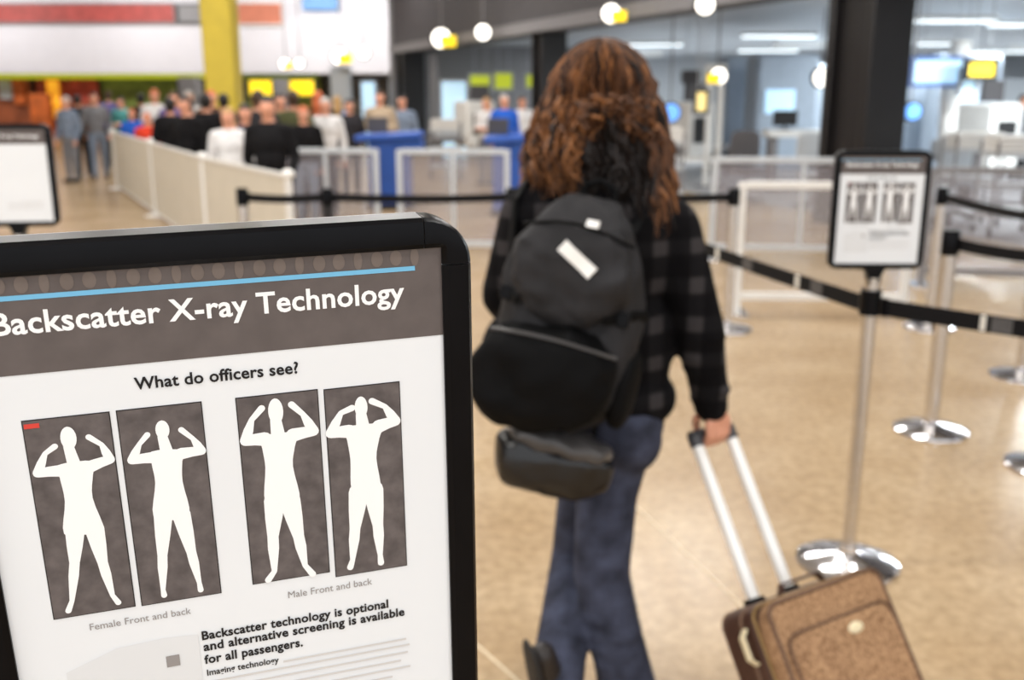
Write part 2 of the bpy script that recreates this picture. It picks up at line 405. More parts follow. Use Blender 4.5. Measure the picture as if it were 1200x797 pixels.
for x, y in SEC_FILLS:
    t = thing('ceiling_light', (x, y, 3.03), 'rectangular fill light added on the security area ceiling between the strips', 'ceiling light', 'security ceiling fill lights', world=False)
    mb = MB()
    for s in (-1, 1): mb.box((0, s*.33, .06), (2.56, .05, .15)); mb.box((s*1.25, 0, .06), (.06, .6, .15))
    mb.build('frame', M_WHITE, t); MB().box((0, 0, .09), (2.44, .6, .03)).build('diffuser', M_TUBE, t)
for x, y in FASCIA_FILLS:
    t = thing('fascia_fill', (x, y, 5.75), 'slim added fill lamp on the hall ceiling facing the white fascia', 'ceiling light', 'added fascia fill lamps', world=False)
    MB().box((0, -.12, .16), (2.7, .12, .18)).build('housing', M_WHITE, t); MB().box((0, 0, .23), (.1, .3, .06)).build('bracket', M_GREY, t)
for x, y in SEC_FILLS:
    area_light('security_fill_light', (x, y, 3.0), 2.4, .6, 620, (.9, .97, 1))

# ================================================================== FOREGROUND SIGN: pixel -> poster plane
su = ray(4366, 24).normalized(); sv = -(ray(578, 4148).normalized()); sv = (sv - su*sv.dot(su)).normalized(); sn = su.cross(sv)
PW, PH, BW = .268, .344, .0185                     # visible poster and frame border
def on_plane(px, py, P0):
    d = ray(px, py); return CP + d*((P0-CP).dot(sn)/d.dot(sn))
P1 = CP + ray(516.5, 289)
wid = (on_plane(516.5, 289, P1) - on_plane(10.5, 730, P1)).dot(su)
P1 = CP + ray(516.5, 289)*(PW/wid)                 # world point of the poster's top right inner corner
# head matrix: origin at the poster centre, x right, y up, z to the viewer
HC = P1 - su*(PW/2) - sv*(PH/2)
MH = Matrix(((su.x, sv.x, sn.x, HC.x), (su.y, sv.y, sn.y, HC.y), (su.z, sv.z, sn.z, HC.z), (0, 0, 0, 1)))
def S(px, py):
    p = on_plane(px, py, P1) - HC; return (p.dot(su), p.dot(sv))
print('SIGN distance', (HC-CP).length, 'centre', HC)
cd.dof.focus_distance = (on_plane(300, 450, P1) - CP).dot(_fw)
PR = []                                            # print on the poster: (name, mesh, label)
def pr(name, mb, mats, label=None): PR.append((name, mb.mesh(name, mats), label))
Z1, Z2, Z3 = .0003, .0006, .0009
yh = S(300, 413)[1]                                # lower edge of the grey header
pr('header_band', MB().flat([(-PW/2, yh), (PW/2, yh), (PW/2, PH/2), (-PW/2, PH/2)], Z1), M_HEAD)
yb = S(300, 328)[1]; xe = S(486, 314)[0]
pr('blue_rule', MB().flat([(-PW/2, yb-.0014), (xe, yb-.0014), (xe, yb+.0014), (-PW/2, yb+.0014)], Z2), M_BLUE, 'thin light blue rule across the grey header')
yg = (yb + PH/2)/2 + .001
for i in range(22):                                 # faint row of rounded marks in the header
    x = -PW/2 + .012 + i*.0114; pts = []
    wd, hd = (.0036, .0048) if i % 3 else (.0026, .0056)
    for k in range(14):
        a = 2*math.pi*k/14; pts.append((x+wd*math.cos(a), yg+hd*math.sin(a)))
    PR.append(('faint_mark', MB().flat(pts, Z2).mesh('faint_mark', M_GHOST), None))
def put_text(name, body, pl, pr_, hgt, m, bold=0., ref='H', label=None):
    """text between two pixels of the photograph that lie on its baseline; hgt: cap height in metres"""
    a, b = S(*pl), S(*pr_); me = text_mesh(body, bold)
    xs = [v.co.x for v in me.vertices]; x0, x1 = min(xs), max(xs)
    cap_h = .70; sx = (b[0]-a[0])/(x1-x0); sy = hgt/cap_h; y = (a[1]+b[1])/2
    for v in me.vertices: v.co = V((a[0]+(v.co.x-x0)*sx, y + v.co.y*sy, Z2))
    me.materials.clear(); me.materials.append(m); me.name = name
    PR.append((name, me, label))
def hpx(x, y0, y1): return abs(S(x, y0)[1] - S(x, y1)[1])
put_text('title_lettering', 'Backscatter X-ray Technology', (-8, 391), (474, 355), hpx(215, 350, 375), M_INKW, .022, label='bold white lettering reading Backscatter X-ray Technology')
put_text('heading_lettering', 'What do officers see?', (158, 455), (350, 438), hpx(165, 440, 454), M_INKB, .022, label='black heading reading What do officers see?')
put_text('caption_lettering', 'Female Front and back', (106, 739), (224, 718), hpx(110, 730, 738), M_INKG)
put_text('caption_lettering', 'Male Front and back', (338, 701), (436, 684), hpx(340, 693, 701), M_INKG)
put_text('paragraph_lettering', 'Backscatter technology is optional', (237, 750), (455, 711), hpx(240, 739, 749), M_INKB, .028)
put_text('paragraph_lettering', 'and alternative screening is available', (239, 763), (474, 720), hpx(240, 752, 762), M_INKB, .028)
put_text('paragraph_lettering', 'for all passengers.', (240, 777), (355, 757), hpx(240, 766, 776), M_INKB, .028)
put_text('subheading_lettering', 'Imaging technology', (243, 791), (327, 776), hpx(245, 783, 790), M_INKB, .02)
for k, (xa, xb) in enumerate(((332, 476), (246, 480), (246, 478), (246, 470), (246, 481), (246, 460))):   # pale small print lines
    dy = k*9
    a, b = S(xa, 776 + (243-xa)*.17 + 14 + dy), S(xb, 776 + (243-xb)*.17 + 14 + dy)
    y = a[1]
    PR.append(('small_print_line', MB().flat([(a[0], y-.0007), (b[0], y-.0007), (b[0], y+.0007), (a[0], y+.0007)], Z2).mesh('small_print_line', M_INKL), None))
# pale picture box at lower left with small grey square
a = S(75, 772); b = S(232, 745)
pts = [(a[0], a[1]-.07), (b[0], a[1]-.07), (b[0], a[1]+.001), (b[0]-.02, a[1]+.0025), (a[0]+.03, a[1]+.001), (a[0], a[1]-.01)]
pr('pale_picture', MB().flat(pts, Z1), mat('pale_picture_grey', (224, 226, 228), .6, amt=.02))
c = S(203, 774); pr('grey_square', MB().flat([(c[0]-.004, c[1]-.004), (c[0]+.004, c[1]-.004), (c[0]+.004, c[1]+.004), (c[0]-.004, c[1]+.004)], Z2), M_INKG)
# body-scan pictures
z3 = lambda x, y: S(x/2.364, 460+y/2.364)
z4 = lambda x, y: S(240+x/2.231, 440+y/2.231)
def scan(fn, quad, head, torso, arms, legs, red=False):
    q = [fn(*p) for p in quad]
    xl, xr = (q[0][0]+q[3][0])/2, (q[1][0]+q[2][0])/2; yt, yb_ = (q[0][1]+q[1][1])/2, (q[2][1]+q[3][1])/2
    e = .0006
    PR.append(('scan_border', MB().flat([(xl-e, yb_-e), (xr+e, yb_-e), (xr+e, yt+e), (xl-e, yt+e)], Z1).mesh('scan_border', M_SCANE), None))
    PR.append(('scan_panel', MB().flat([(xl, yb_), (xr, yb_), (xr, yt), (xl, yt)], Z2).mesh('scan_panel', M_SCAN), None))
    mb = MB(); k = abs(fn(100, 100)[0]-fn(200, 100)[0])/100
    c = fn(*head[0])
    mb.flat([(c[0]+head[1]*k*math.cos(t*math.pi/10), c[1]+head[2]*k*math.sin(t*math.pi/10)) for t in range(20)], Z3)
    tp = [V(fn(*p)) for p in torso]; sm = []
    for i in range(len(tp)):                          # rounded torso outline
        p0, p1, p2, p3 = tp[i-1], tp[i], tp[(i+1) % len(tp)], tp[(i+2) % len(tp)]
        for u in (0, .25, .5, .75):
            sm.append(.5*((2*p1) + (p2-p0)*u + (2*p0-5*p1+4*p2-p3)*u*u + (3*p1-p0-3*p2+p3)*u**3))
    mb.flat(sm, Z3)
    def stroke(pts, ws):
        P = [V(fn(*p)) for p in pts]
        for i in range(len(P)-1):
            d = (P[i+1]-P[i]).normalized(); n = V((-d.y, d.x)); a_, b_ = ws[i]*k/2, ws[i+1]*k/2
            mb.flat([P[i]+n*a_, P[i]-n*a_, P[i+1]-n*b_, P[i+1]+n*b_], Z3)
        for i, p in enumerate(P):
            r = ws[i]*k/2; mb.flat([(p.x+r*math.cos(t*math.pi/6), p.y+r*math.sin(t*math.pi/6)) for t in range(12)], Z3)
    for ar in arms: stroke([ar[0], ((ar[0][0]+ar[1][0])/2, (ar[0][1]+ar[1][1])/2-1), ar[1], ((ar[1][0]+ar[2][0])/2, (ar[1][1]+ar[2][1])/2), ar[2], ar[3]], (40, 34, 29, 26, 15, 19))
    for lg in legs:
        mid = lambda a_, b_, u: (a_[0]+(b_[0]-a_[0])*u, a_[1]+(b_[1]-a_[1])*u)
        stroke([lg[0], mid(lg[0], lg[1], .5), lg[1], mid(lg[1], lg[2], .35), lg[2], lg[3]], (58, 47, 31, 31, 15, 19))
    stroke([(head[0][0], head[0][1]+head[2]*.6), ((torso[0][0]+torso[1][0])/2, torso[0][1]+8)], (30, 40))
    PR.append(('scan_figure', mb.mesh('scan_figure', M_INKW), None))
    if red:
        r = fn(88, 92); PR.append(('red_mark', MB().flat([(r[0]-.004, r[1]-.0014), (r[0]+.004, r[1]-.0014), (r[0]+.004, r[1]+.0014), (r[0]-.004, r[1]+.0014)], Z3).mesh('red_mark', M_RED), None))
scan(z3, [(65, 80), (303, 55), (371, 590), (148, 628)], ((190, 125), 23, 38), [(160, 200), (258, 188), (258, 225), (257, 290), (290, 385), (235, 392), (178, 390), (180, 300), (166, 235)],
     [[(172, 215), (105, 222), (125, 168), (152, 148)], [(252, 203), (305, 184), (282, 143), (246, 122)]],
     [[(208, 380), (207, 470), (200, 575), (190, 603)], [(262, 375), (285, 470), (312, 560), (328, 580)]], True)
scan(z3, [(327, 50), (560, 28), (607, 553), (392, 590)], ((450, 102), 21, 32), [(420, 162), (508, 158), (505, 190), (506, 245), (525, 335), (476, 352), (425, 340), (430, 250), (420, 195)],
     [[(430, 178), (366, 186), (386, 142), (408, 116)], [(502, 168), (558, 160), (534, 126), (502, 102)]],
     [[(452, 340), (450, 450), (452, 545), (455, 560)], [(502, 335), (530, 440), (552, 525), (556, 545)]])
scan(z4, [(85, 58), (292, 40), (325, 505), (125, 552)], ((185, 93), 20, 38), [(148, 158), (238, 148), (235, 185), (230, 235), (248, 325), (205, 338), (158, 330), (158, 240), (150, 190)],
     [[(156, 165), (106, 170), (122, 115), (148, 85)], [(230, 155), (284, 144), (256, 100), (226, 75)]],
     [[(182, 325), (178, 420), (182, 510), (166, 533)], [(222, 325), (245, 420), (262, 495), (282, 518)]])
scan(z4, [(312, 38), (510, 17), (523, 490), (345, 530)], ((408, 82), 18, 32), [(368, 135), (460, 126), (455, 165), (448, 215), (458, 295), (418, 308), (384, 300), (380, 220), (372, 170)],
     [[(376, 145), (329, 150), (355, 97), (384, 84)], [(454, 132), (498, 118), (470, 80), (436, 66)]],
     [[(402, 303), (392, 400), (386, 480), (380, 500)], [(440, 298), (452, 390), (458, 468), (460, 488)]])

# ---- sign stand meshes, shared by the three stands
FD = .024                                          # frame depth
def frame_seg(pts_c, tang):                        # sweep of the border profile through outer-path samples
    mb = MB(); prof = [(0, -FD+.004), (0, .0005), (.0022, .0035), (.006, .0046), (BW-.003, .0046), (BW, .0022), (BW, -FD+.004)]
    n = len(prof)
    vs = [V((p[0] + t[0]*d, p[1] + t[1]*d, z)) for p, t in zip(pts_c, tang) for d, z in prof]
    k = len(pts_c)
    fs = [(i*n+j, (i+1)*n+j, (i+1)*n+(j+1) % n, i*n+(j+1) % n) for i in range(k-1) for j in range(n)]
    fs += [tuple(range(n)), tuple((k-1)*n+j for j in range(n))[::-1]]
    mb.add(vs, fs); return mb
OW, OH, RC = PW/2+BW, PH/2+BW, .021
FRAME = []
g = .0007; rc = .029
for (a, b, t) in (((-OW+rc+g, OH), (OW-rc-g, OH), (0, -1)), ((-OW+rc+g, -OH), (OW-rc-g, -OH), (0, 1)), ((-OW, -OH+rc+g), (-OW, OH-rc-g), (1, 0)), ((OW, -OH+rc+g), (OW, OH-rc-g), (-1, 0))):
    FRAME.append(('frame_rail', frame_seg([a, b], [t, t]).mesh('frame_rail', M_BLACK)))
for sx, sy in ((1, 1), (-1, 1), (-1, -1), (1, -1)):
    cx, cy = sx*(OW-rc), sy*(OH-rc); pts, tg = [], []
    for k in range(9):
        a = math.pi/2*k/8; d = (math.cos(a)*sx, math.sin(a)*sy)
        pts.append((cx+d[0]*rc, cy+d[1]*rc))
        # inner edge stays square: point the profile at the inner corner
        ix = sx*(OW-BW); iy = sy*(OH-BW)
        tx, ty = ((ix if k < 8 else cx) - pts[-1][0])/BW, ((iy if k > 0 else cy) - pts[-1][1])/BW
        if k == 0: tx, ty = -sx, 0
        if k == 8: tx, ty = 0, -sy
        tg.append((tx, ty))
    FRAME.append(('frame_corner', frame_seg(pts, tg).mesh('frame_corner', M_BLACK)))
def rrect(wd, hd, r, n=6):
    out = []
    for cx, cy, a0 in ((wd-r, hd-r, 0), (-wd+r, hd-r, 90), (-wd+r, -hd+r, 180), (wd-r, -hd+r, 270)):
        for k in range(n+1):
            a = math.radians(a0+90*k/n); out.append((cx+r*math.cos(a), cy+r*math.sin(a)))
    return out
ME_BACK = MB().prism(rrect(OW-.0006, OH-.0006, rc), -FD, -.0016).mesh('backing_board', M_SEAM)
ME_SHEET = MB().prism([(-PW/2-.004, -PH/2-.004), (PW/2+.004, -PH/2-.004), (PW/2+.004, PH/2+.004), (-PW/2-.004, PH/2+.004)], -.0014, 0).mesh('poster', M_PAPER)
ME_BASE = MB().lathe([(.02, .0), (.172, 0), (.176, .004), (.174, .012), (.15, .022), (.10, .032), (.05, .041), (.03, .048), (.027, .07), (.0, .07)], 48).mesh('base', M_CHROMEB)
def sign_stand(M, label, group, pole_r=.024, offx=0.0, only=None):
    bc = M @ V((offx, -OH, -FD/2))                  # where the pole meets the frame
    base = V((bc.x, bc.y, 0))
    t = thing('sign_stand', base, label, 'sign', group, world=False)
    ML = Matrix.Translation(-base) @ M
    link('base', ME_BASE, t)
    ht = bc.z - .03
    MB().tube([(0, 0, .06), (0, 0, ht)], pole_r, 20).build('pole', M_CHROME, t)
    MB().tube([(0, 0, .9), (0, 0, .985)], .034, 20).build('belt_cassette', M_BLACK, t)
    bm = MB(); bm.prism([(-.035, .004), (.035, .004), (.022, -.02), (.02, -.05), (-.02, -.05), (-.022, -.02)], -.02, .02, ML @ Matrix.Translation((offx, -OH, -FD/2)))
    bm.build('bracket', M_BLACK, t, bevel=.002)
    link('backing_board', ME_BACK, t, M=ML)
    for nm, me in FRAME: link(nm, me, t, M=ML)
    p = link('poster', ME_SHEET, t, M=ML)
    for nm, me, lb in PR:
        if only and nm not in only: continue
        o = link(nm, me, p)
        if lb: o['label'] = lb
    return t, base
sign_stand(MH, 'large black framed poster stand titled Backscatter X-ray Technology beside the walking person', 'black framed poster stands')

# ================================================================== small sign stands
def head_matrix(center, yaw, tilt=0):
    return Matrix.Translation(center) @ Matrix.Rotation(yaw, 4, 'Z') @ Matrix.Rotation(math.pi/2 + tilt, 4, 'X')
b2 = G(991, 664)
hc2 = V((b2.x+.012, b2.y+.012, 1.245)); print('SIGN2 base', b2)
t2, b2 = sign_stand(head_matrix(hc2, -.02), 'poster stand joined to the black belt in front of the massive black column', 'black framed poster stands')
hc3 = PY(14, 206, 3.72)
sign_stand(head_matrix(hc3, .12), 'blank white poster stand half seen in front of the waiting crowd', 'black framed poster stands', only=('header_band', 'title_lettering', 'small_print_line'))

# ================================================================== belt posts and belts
BZ = .93
post_meshes = None
def belt_post(p, label, grp='steel belt barrier posts', black=False):
    t = thing('belt_post', V((p.x, p.y, 0)), label, 'barrier post', grp, world=False)
    link('base', ME_BASE, t)
    MB().tube([(0, 0, .06), (0, 0, .88)], .035, 20).build('post', M_BLACKM if black else M_CHROME, t)
    MB().lathe([(.0, .875), (.039, .875), (.041, .885), (.041, .985), (.034, .995), (0, .995)], 24).build('cassette', M_BLACK, t)
    return t
def belt(a, b, z, label, tags=(), wd=.056, grp='black barrier belts'):
    a, b = V((a.x, a.y, z)), V((b.x, b.y, z)); d = (b-a); L = d.length; d.normalize(); n = V((-d.y, d.x, 0))
    a2, b2_ = a + d*.036, b - d*.036
    t = thing('barrier_belt', (a+b)/2, label, 'belt', grp)
    N = 16; vs = []
    def at(s): return a2.lerp(b2_, s) + V((0, 0, -.012*math.sin(math.pi*s)))
    for i in range(N+1):
        p = at(i/N)
        for dn, dz in ((-.0012, -wd/2), (.0012, -wd/2), (.0012, wd/2), (-.0012, wd/2)): vs.append(p + n*dn + V((0, 0, dz)))
    fs = [(i*4+j, i*4+(j+1) % 4, (i+1)*4+(j+1) % 4, (i+1)*4+j) for i in range(N) for j in range(4)] + [(3, 2, 1, 0), (N*4, N*4+1, N*4+2, N*4+3)]
    mb = MB(); mb.add(vs, fs); mb.build('webbing', M_BELT, t)
    R = Matrix((d, n, V((0, 0, 1)))).transposed()
    for e, s in ((a2, 1), (b2_, -1)): MB().box(e + d*s*.012, (.024, .008, wd+.006), R).build('belt_clip', M_BLACK, t)
    for px, wl, mm in tags:                         # white labels on the belt where the photo shows them
        best = min((i/400 for i in range(401)), key=lambda s: abs(project(at(s))[0]-px))
        MB().box(at(best), (wl, .0042, wd*.86), R).build('belt_label', mm, t)
    return t
def project(p):
    d = p - CP; f = d.dot(_fw); return (600 + F*d.x/f, 398.5 - F*d.dot(_up)/f)
def along(p, q, px):                                # point of the line p-q seen at picture column px
    d = (q-p)
    return min((p + d*(k/200) for k in range(-400, 800)), key=lambda r: abs(project(r)[0]-px) if (r-CP).dot(_fw) > .2 else 1e9)
pa = V((b2.x, b2.y, BZ))
pl = along(pa, G(832, 291, BZ), 722)
pr_end = pa + (G(1200, 381, BZ) - pa).normalized()*1.15
belt_post(pl, 'steel belt post hidden behind the walking person with the backpack')
belt_post(pr_end, 'steel belt post at the end of the belt beside the suitcase')
M_TAG = mat('belt_label_white', (224, 220, 210), .6, amt=.03); M_TAGG = mat('belt_label_grey', (78, 76, 76), .6, nscale=200, amt=.5)
belt(pl, pa, BZ, 'black belt with white labels running from the walking person to the poster stand', ((841, .035, M_TAG), (876, .09, M_TAGG), (934, .03, M_TAG), (957, .08, M_TAGG)))
belt(pa, pr_end, BZ, 'wide black belt with a white label running right from the poster stand above the suitcase', ((1152, .016, M_TAG), (1174, .06, M_TAGG)))
pB, pC, pD, pE = G(1090, 505), G(1088, 384), G(1196, 441), G(852, 386)
belt_post(pB, 'steel belt post with a round base standing alone on the floor behind the main belt')
belt_post(pC, 'distant steel belt post behind the belt post with the bare floor round it')
belt_post(pD, 'steel belt post nearest the scanner lanes, right of the poster stand')
belt_post(pE, 'steel belt post beside the white framed glass barrier')
qB = G(1260, 305, BZ)
belt_post(qB, 'steel belt post at the end of the belt from the lone steel post')
belt(pB, qB, BZ, 'black belt leaving the lone steel post towards the right'); belt(pC, pD, BZ, 'black belt leaving the distant steel post towards the scanner lanes')
pF, pG_, pH_ = G(600, 386), G(389, 388), G(300, 392)
pF = V((pF.x, pE.y, 0)); pG_ = V((pG_.x, pE.y, 0)); pH_ = V((-1.85, pE.y, 0))
belt_post(pF, 'steel belt post left of the auburn hair in front of the glass panels')
belt_post(pG_, 'black belt post standing just above the rounded top of the large poster stand', black=True)
belt(pF, pE, BZ, 'long black belt passing behind the shoulders of the walking person'); belt(pG_, pF, BZ, 'black belt in front of the glass panels and blue podiums')
belt_post(pH_, 'steel belt post at the end of the beige partition'); belt(pH_, pG_, BZ, 'short black belt between the beige partition and the black post')

# ================================================================== white framed glass barrier (right)
def glass_barrier(p, q, z0, z1, label, grp=None, th=.055, m=M_WHITE, mids=0, gm=None):
    p, q = V((p.x, p.y, 0)), V((q.x, q.y, 0)); d = q-p; L = d.length; d.normalize(); n = V((-d.y, d.x, 0)); R = Matrix((d, n, V((0, 0, 1)))).transposed()
    c = (p+q)/2
    t = thing('glass_barrier', c, label, 'barrier', grp)
    for e in (p, q):
        MB().box(e + V((0, 0, (z1+.02)/2)), (th, th, z1+.02), R).build('post', m, t, bevel=.006)
        MB().box(e + V((0, 0, .01)), (.16, .3, .02), R).build('foot', M_CHROME, t, bevel=.004)
    for z in (z0, z1): MB().box(c + V((0, 0, z)), (L-th, th*.8, th), R).build('rail', m, t, bevel=.006)
    MB().box(c + V((0, 0, (z0+z1)/2)), (L-th, .008, z1-z0-th), R).build('glass_pane', gm or M_GLASS, t)
    for k in range(mids):
        MB().box(p + d*L*(k+1)/(mids+1) + V((0, 0, (z0+z1)/2)), (th*.7, th*.7, z1-z0-th), R).build('mullion', m, t)
    return t
ga = G(862, 368); gb = G(1056, 370)
glass_barrier(ga, gb, .14, .97, 'glass barrier in a thick white frame between the belt posts', gm=M_GLASSC)
gy = ga.y + 1.2
glass_barrier(V((3.55, 8.4, 0)), V((5.6, 8.0, 0)), .14, 1.0, 'grey framed glass barrier behind the distant belt post', m=M_GREY, mids=1)
glass_barrier(V((2.0, 9.8, 0)), V((3.7, 9.6, 0)), .14, 1.0, 'grey framed glass barrier behind the white framed one', m=M_LGREY, mids=1)
glass_barrier(V((-2.45, 10.3, 0)), V((-1.4, 10.25, 0)), .12, 1.06, 'glass queue panel beside the crowd in dark coats', 'glass queue panels', m=M_LGREY, mids=1)
glass_barrier(V((-1.15, 10.15, 0)), V((-.05, 10.1, 0)), .12, 1.06, 'glass queue panel in front of the wide blue podium', 'glass queue panels', m=M_LGREY, mids=1)
glass_barrier(V((.2, 10.0, 0)), V((1.3, 9.9, 0)), .12, 1.06, 'glass queue panel in front of the podium beside the auburn hair', 'glass queue panels', m=M_LGREY, mids=1)

# ================================================================== beige partition panels (left)
caps = [G(338, 203, 1.02), G(237, 182, 1.02), G(176, 165, 1.02), G(132, 153, 1.02)]
labs = ['beige queue partition panel nearest the black belt post', 'middle beige queue partition panel beside the black coated crowd', 'beige queue partition panel farthest from the large poster stand']
for i in range(3):
    p, q = V((caps[i].x, caps[i].y, 0)), V((caps[i+1].x, caps[i+1].y, 0)); d = (q-p); L = d.length; d.normalize(); n = V((-d.y, d.x, 0)); R = Matrix((d, n, V((0, 0, 1)))).transposed(); c = (p+q)/2
    t = thing('partition_panel', c, labs[i], 'partition', 'beige queue partitions')
    MB().box(c + V((0, 0, .52)), (L-.09, .02, .93), R).build('panel', M_BEIGE, t, bevel=.003)
    MB().box(c + V((0, 0, .995)), (L-.09, .035, .03), R).build('top_rail', M_WHITE, t)
    MB().box(c + V((0, 0, .06)), (L-.09, .035, .03), R).build('bottom_rail', M_WHITE, t)
    for e in ((p, q) if i == 2 else (p,)):
        e = e + d*.02 if i < 2 or e == p else e
        MB().tube([e, e + V((0, 0, .99))], .03, 14).build('post', M_WHITE, t)
        MB().ell(e + V((0, 0, 1.01)), (.055, .055, .04)).build('post_cap', M_WHITE, t)
        MB().lathe([(0, 0), (.15, 0), (.15, .012), (.04, .03), (0, .03)], 24, e).build('foot', M_WHITE, t)

# ================================================================== the walking person
# jacket, jeans, hair and shoes are children of one continuous body
Jn = dict(neck=PY(706, 205, 2.43), hc=PY(704, 120, 2.46), shL=PY(622, 245, 2.40), shR=PY(786, 262, 2.42),
          elL=PY(594, 345, 2.44), wrL=PY(625, 400, 2.62), elR=PY(820, 385, 2.38), wrR=PY(834, 482, 2.40),
          hipL=PY(688, 482, 2.40), hipR=PY(736, 480, 2.36), knR=PY(705, 672, 2.30), anR=PY(738, 818, 2.26),
          knL=PY(674, 652, 2.52), anL=PY(652, 798, 2.17), chest=PY(706, 300, 2.40), waist=PY(706, 410, 2.39))
hand = PY(833, 506, 2.41)
print({k: tuple(round(c, 3) for c in v) for k, v in Jn.items()})
PB = V((Jn['anR'].x, Jn['anR'].y, 0))
body = MB()
hc = Jn['hc']
body.ell(hc + V((0, 0, .02)), (.072, .09, .10)); body.ell(hc + V((0, .035, -.045)), (.055, .06, .065))
body.ell(hc + V((0, .098, -.02)), (.012, .016, .02)); body.ell(hc + V((0, .09, -.065)), (.022, .012, .008))
body.cap(hc + V((0, .088, .012)), hc + V((0, .102, -.022)), .007, .011)
for s in (-1, 1):
    body.ell(hc + V((s*.074, 0, -.01)), (.008, .018, .028)); body.ell(hc + V((s*.03, .08, .005)), (.014, .012, .010))
body.chain([hc + V((0, -.01, -.04)), Jn['neck'] + V((0, 0, -.04))], [.05, .055])
up_c, lo_c = Jn['chest'], Jn['waist']
body.ell(up_c + V((0, .0, .02)), (.15, .09, .18)); body.ell(lo_c, (.12, .085, .16)); body.ell((Jn['hipL']+Jn['hipR'])/2, (.14, .10, .11))
body.chain([Jn['shL'], Jn['elL'], Jn['wrL']], [.045, .036, .026]); body.chain([Jn['shR'], Jn['elR'], Jn['wrR']], [.045, .036, .026])
body.chain([Jn['neck'] + V((0, 0, -.05)), Jn['shL']], [.05, .045]); body.chain([Jn['neck'] + V((0, 0, -.05)), Jn['shR']], [.05, .045])
body.chain([Jn['hipL'], Jn['knL'], Jn['anL']], [.07, .05, .034]); body.chain([Jn['hipR'], Jn['knR'], Jn['anR']], [.07, .05, .034])
# suitcase frame: needed to close the hand on its grip
Pt = PY(905, 699, 2.20); ca = (hand - Pt); HL = ca.length; ca.normalize()
cw = V((ca.y, -ca.x, 0)).normalized(); cb = ca.cross(cw)       # cb: towards the back (away, down)
gx = cw; gd = (Jn['wrR'] - hand); gd = (gd - gx*gd.dot(gx)).normalized(); gf = gx.cross(gd)
def hp(wx, dd, ff): return hand + gx*wx + gd*dd + gf*ff
body.chain([Jn['wrR'], hp(.0, .052, .008)], [.026, .027])
for wx in (-.026, -.009, .009, .026): body.cap(hp(wx*.6, .07, .004), hp(wx, .036, .021), .015, .0125)
for i, wx in enumerate((-.032, -.011, .010, .030)):
    sc = (1, 1.08, 1.04, .88)[i]
    body.chain([hp(wx, .036, .021), hp(wx, .004, .029*sc), hp(wx, -.024*sc, .014), hp(wx, -.026*sc, -.010), hp(wx, -.010, -.024*sc)], [.0112, .0102, .0094, .0088, .0078])
body.chain([hp(-.030, .060, -.006), hp(-.034, .030, -.026), hp(-.022, .002, -.031), hp(-.006, -.014, -.030)], [.0135, .0115, .0102, .0088])
# left hand relaxed on the strap in front
wl = Jn['wrL']; dl = V((.35, .55, .25)).normalized(); nl = V((0, 0, 1)); sl = dl.cross(nl).normalized()
body.cap(wl, wl + dl*.07, .026, .03)
for i in range(4):
    o = wl + dl*.085 + nl*(.028 - i*.019)
    ln = (.9, 1.0, .95, .75)[i]
    body.chain([o - dl*.02, o + dl*.035*ln + sl*.004, o + dl*.055*ln - sl*.016, o + dl*.05*ln - sl*.036], [.0105, .0098, .009, .008])
body.chain([wl + dl*.03 + nl*.022, wl + dl*.06 + nl*.05, wl + dl*.085 + nl*.055 - sl*.015], [.0125, .011, .009])
bme = remesh(body, .0055, 3, .4)
bme.materials.append(M_SKIN)
for v in bme.vertices: v.co -= PB
woman = bpy.data.objects.new('person', bme); col.objects.link(woman); woman.location = PB; woman['_w'] = list(PB)
tag(woman, 'person with long wavy auburn hair in dark plaid jacket pulling a brown suitcase', 'person')
def cloth(name, mb, vox, sm, m, fac=.5):
    me = remesh(mb, vox, sm, fac); me.materials.append(m)
    for v in me.vertices: v.co -= PB
    return link(name, me, woman)
for s in (-1, 1):
    eo = MB().ell(hc + V((s*.03, .0865, .006)), (.0115, .008, .0058)).build('eye', M_PAPER, woman)
    MB().ell(hc + V((s*.03, .0925, .006)), (.0048, .0028, .0048)).build('iris', M_SHOE, eo)
    MB().tube([hc + V((s*.016, .095, .024)), hc + V((s*.031, .094, .028)), hc + V((s*.046, .082, .023))], [.0022, .003, .0016], 6).build('eyebrow', M_HAIR[0], woman)
MB().ell(hc + V((0, .0995, -.066)), (.021, .006, .007)).build('lips', mat('lip_rose', (168, 84, 78), .5), woman)
# jacket
jk = MB()
jk.ell(up_c + V((0, .01, .02)), (.190, .125, .20)); jk.ell(lo_c + V((.012, .01, .0)), (.168, .122, .20)); jk.ell((Jn['hipL']+Jn['hipR'])/2 + V((.0, .01, .035)), (.178, .135, .10))
jk.chain([Jn['neck'] + V((0, 0, -.06)), Jn['shL'] + V((0, 0, -.012))], [.075, .074]); jk.chain([Jn['neck'] + V((0, 0, -.06)), Jn['shR'] + V((0, 0, -.012))], [.075, .074])
jk.chain([Jn['shL'] + V((0, 0, -.012)), Jn['elL'], Jn['wrL'].lerp(Jn['elL'], .08)], [.076, .066, .048])
jk.chain([Jn['shR'] + V((0, 0, -.012)), Jn['elR'], Jn['wrR'].lerp(Jn['elR'], .06)], [.076, .062, .045])
for k in range(14):                                   # folds on the sleeve and back
    t_ = k/14; p = Jn['elR'].lerp(Jn['wrR'], t_*.9) if k % 2 else Jn['shR'].lerp(Jn['elR'], t_)
    jk.ell(p + V((random.uniform(-.012, .012), random.uniform(-.012, .012), 0)), (.06-.012*t_, .058-.012*t_, .018))
cloth('jacket', jk, .009, 4, M_PLAID)
col_ = MB(); nk = Jn['neck'] + V((0, 0, -.02))
col_.tube([nk + V((.085*math.cos(a), .075*math.sin(a), .012*math.sin(a*2))) for a in [2*math.pi*k/20 for k in range(21)]], [(.03, .012)]*21, 8, cap=False)
col_.build('collar', M_PLAID, woman)
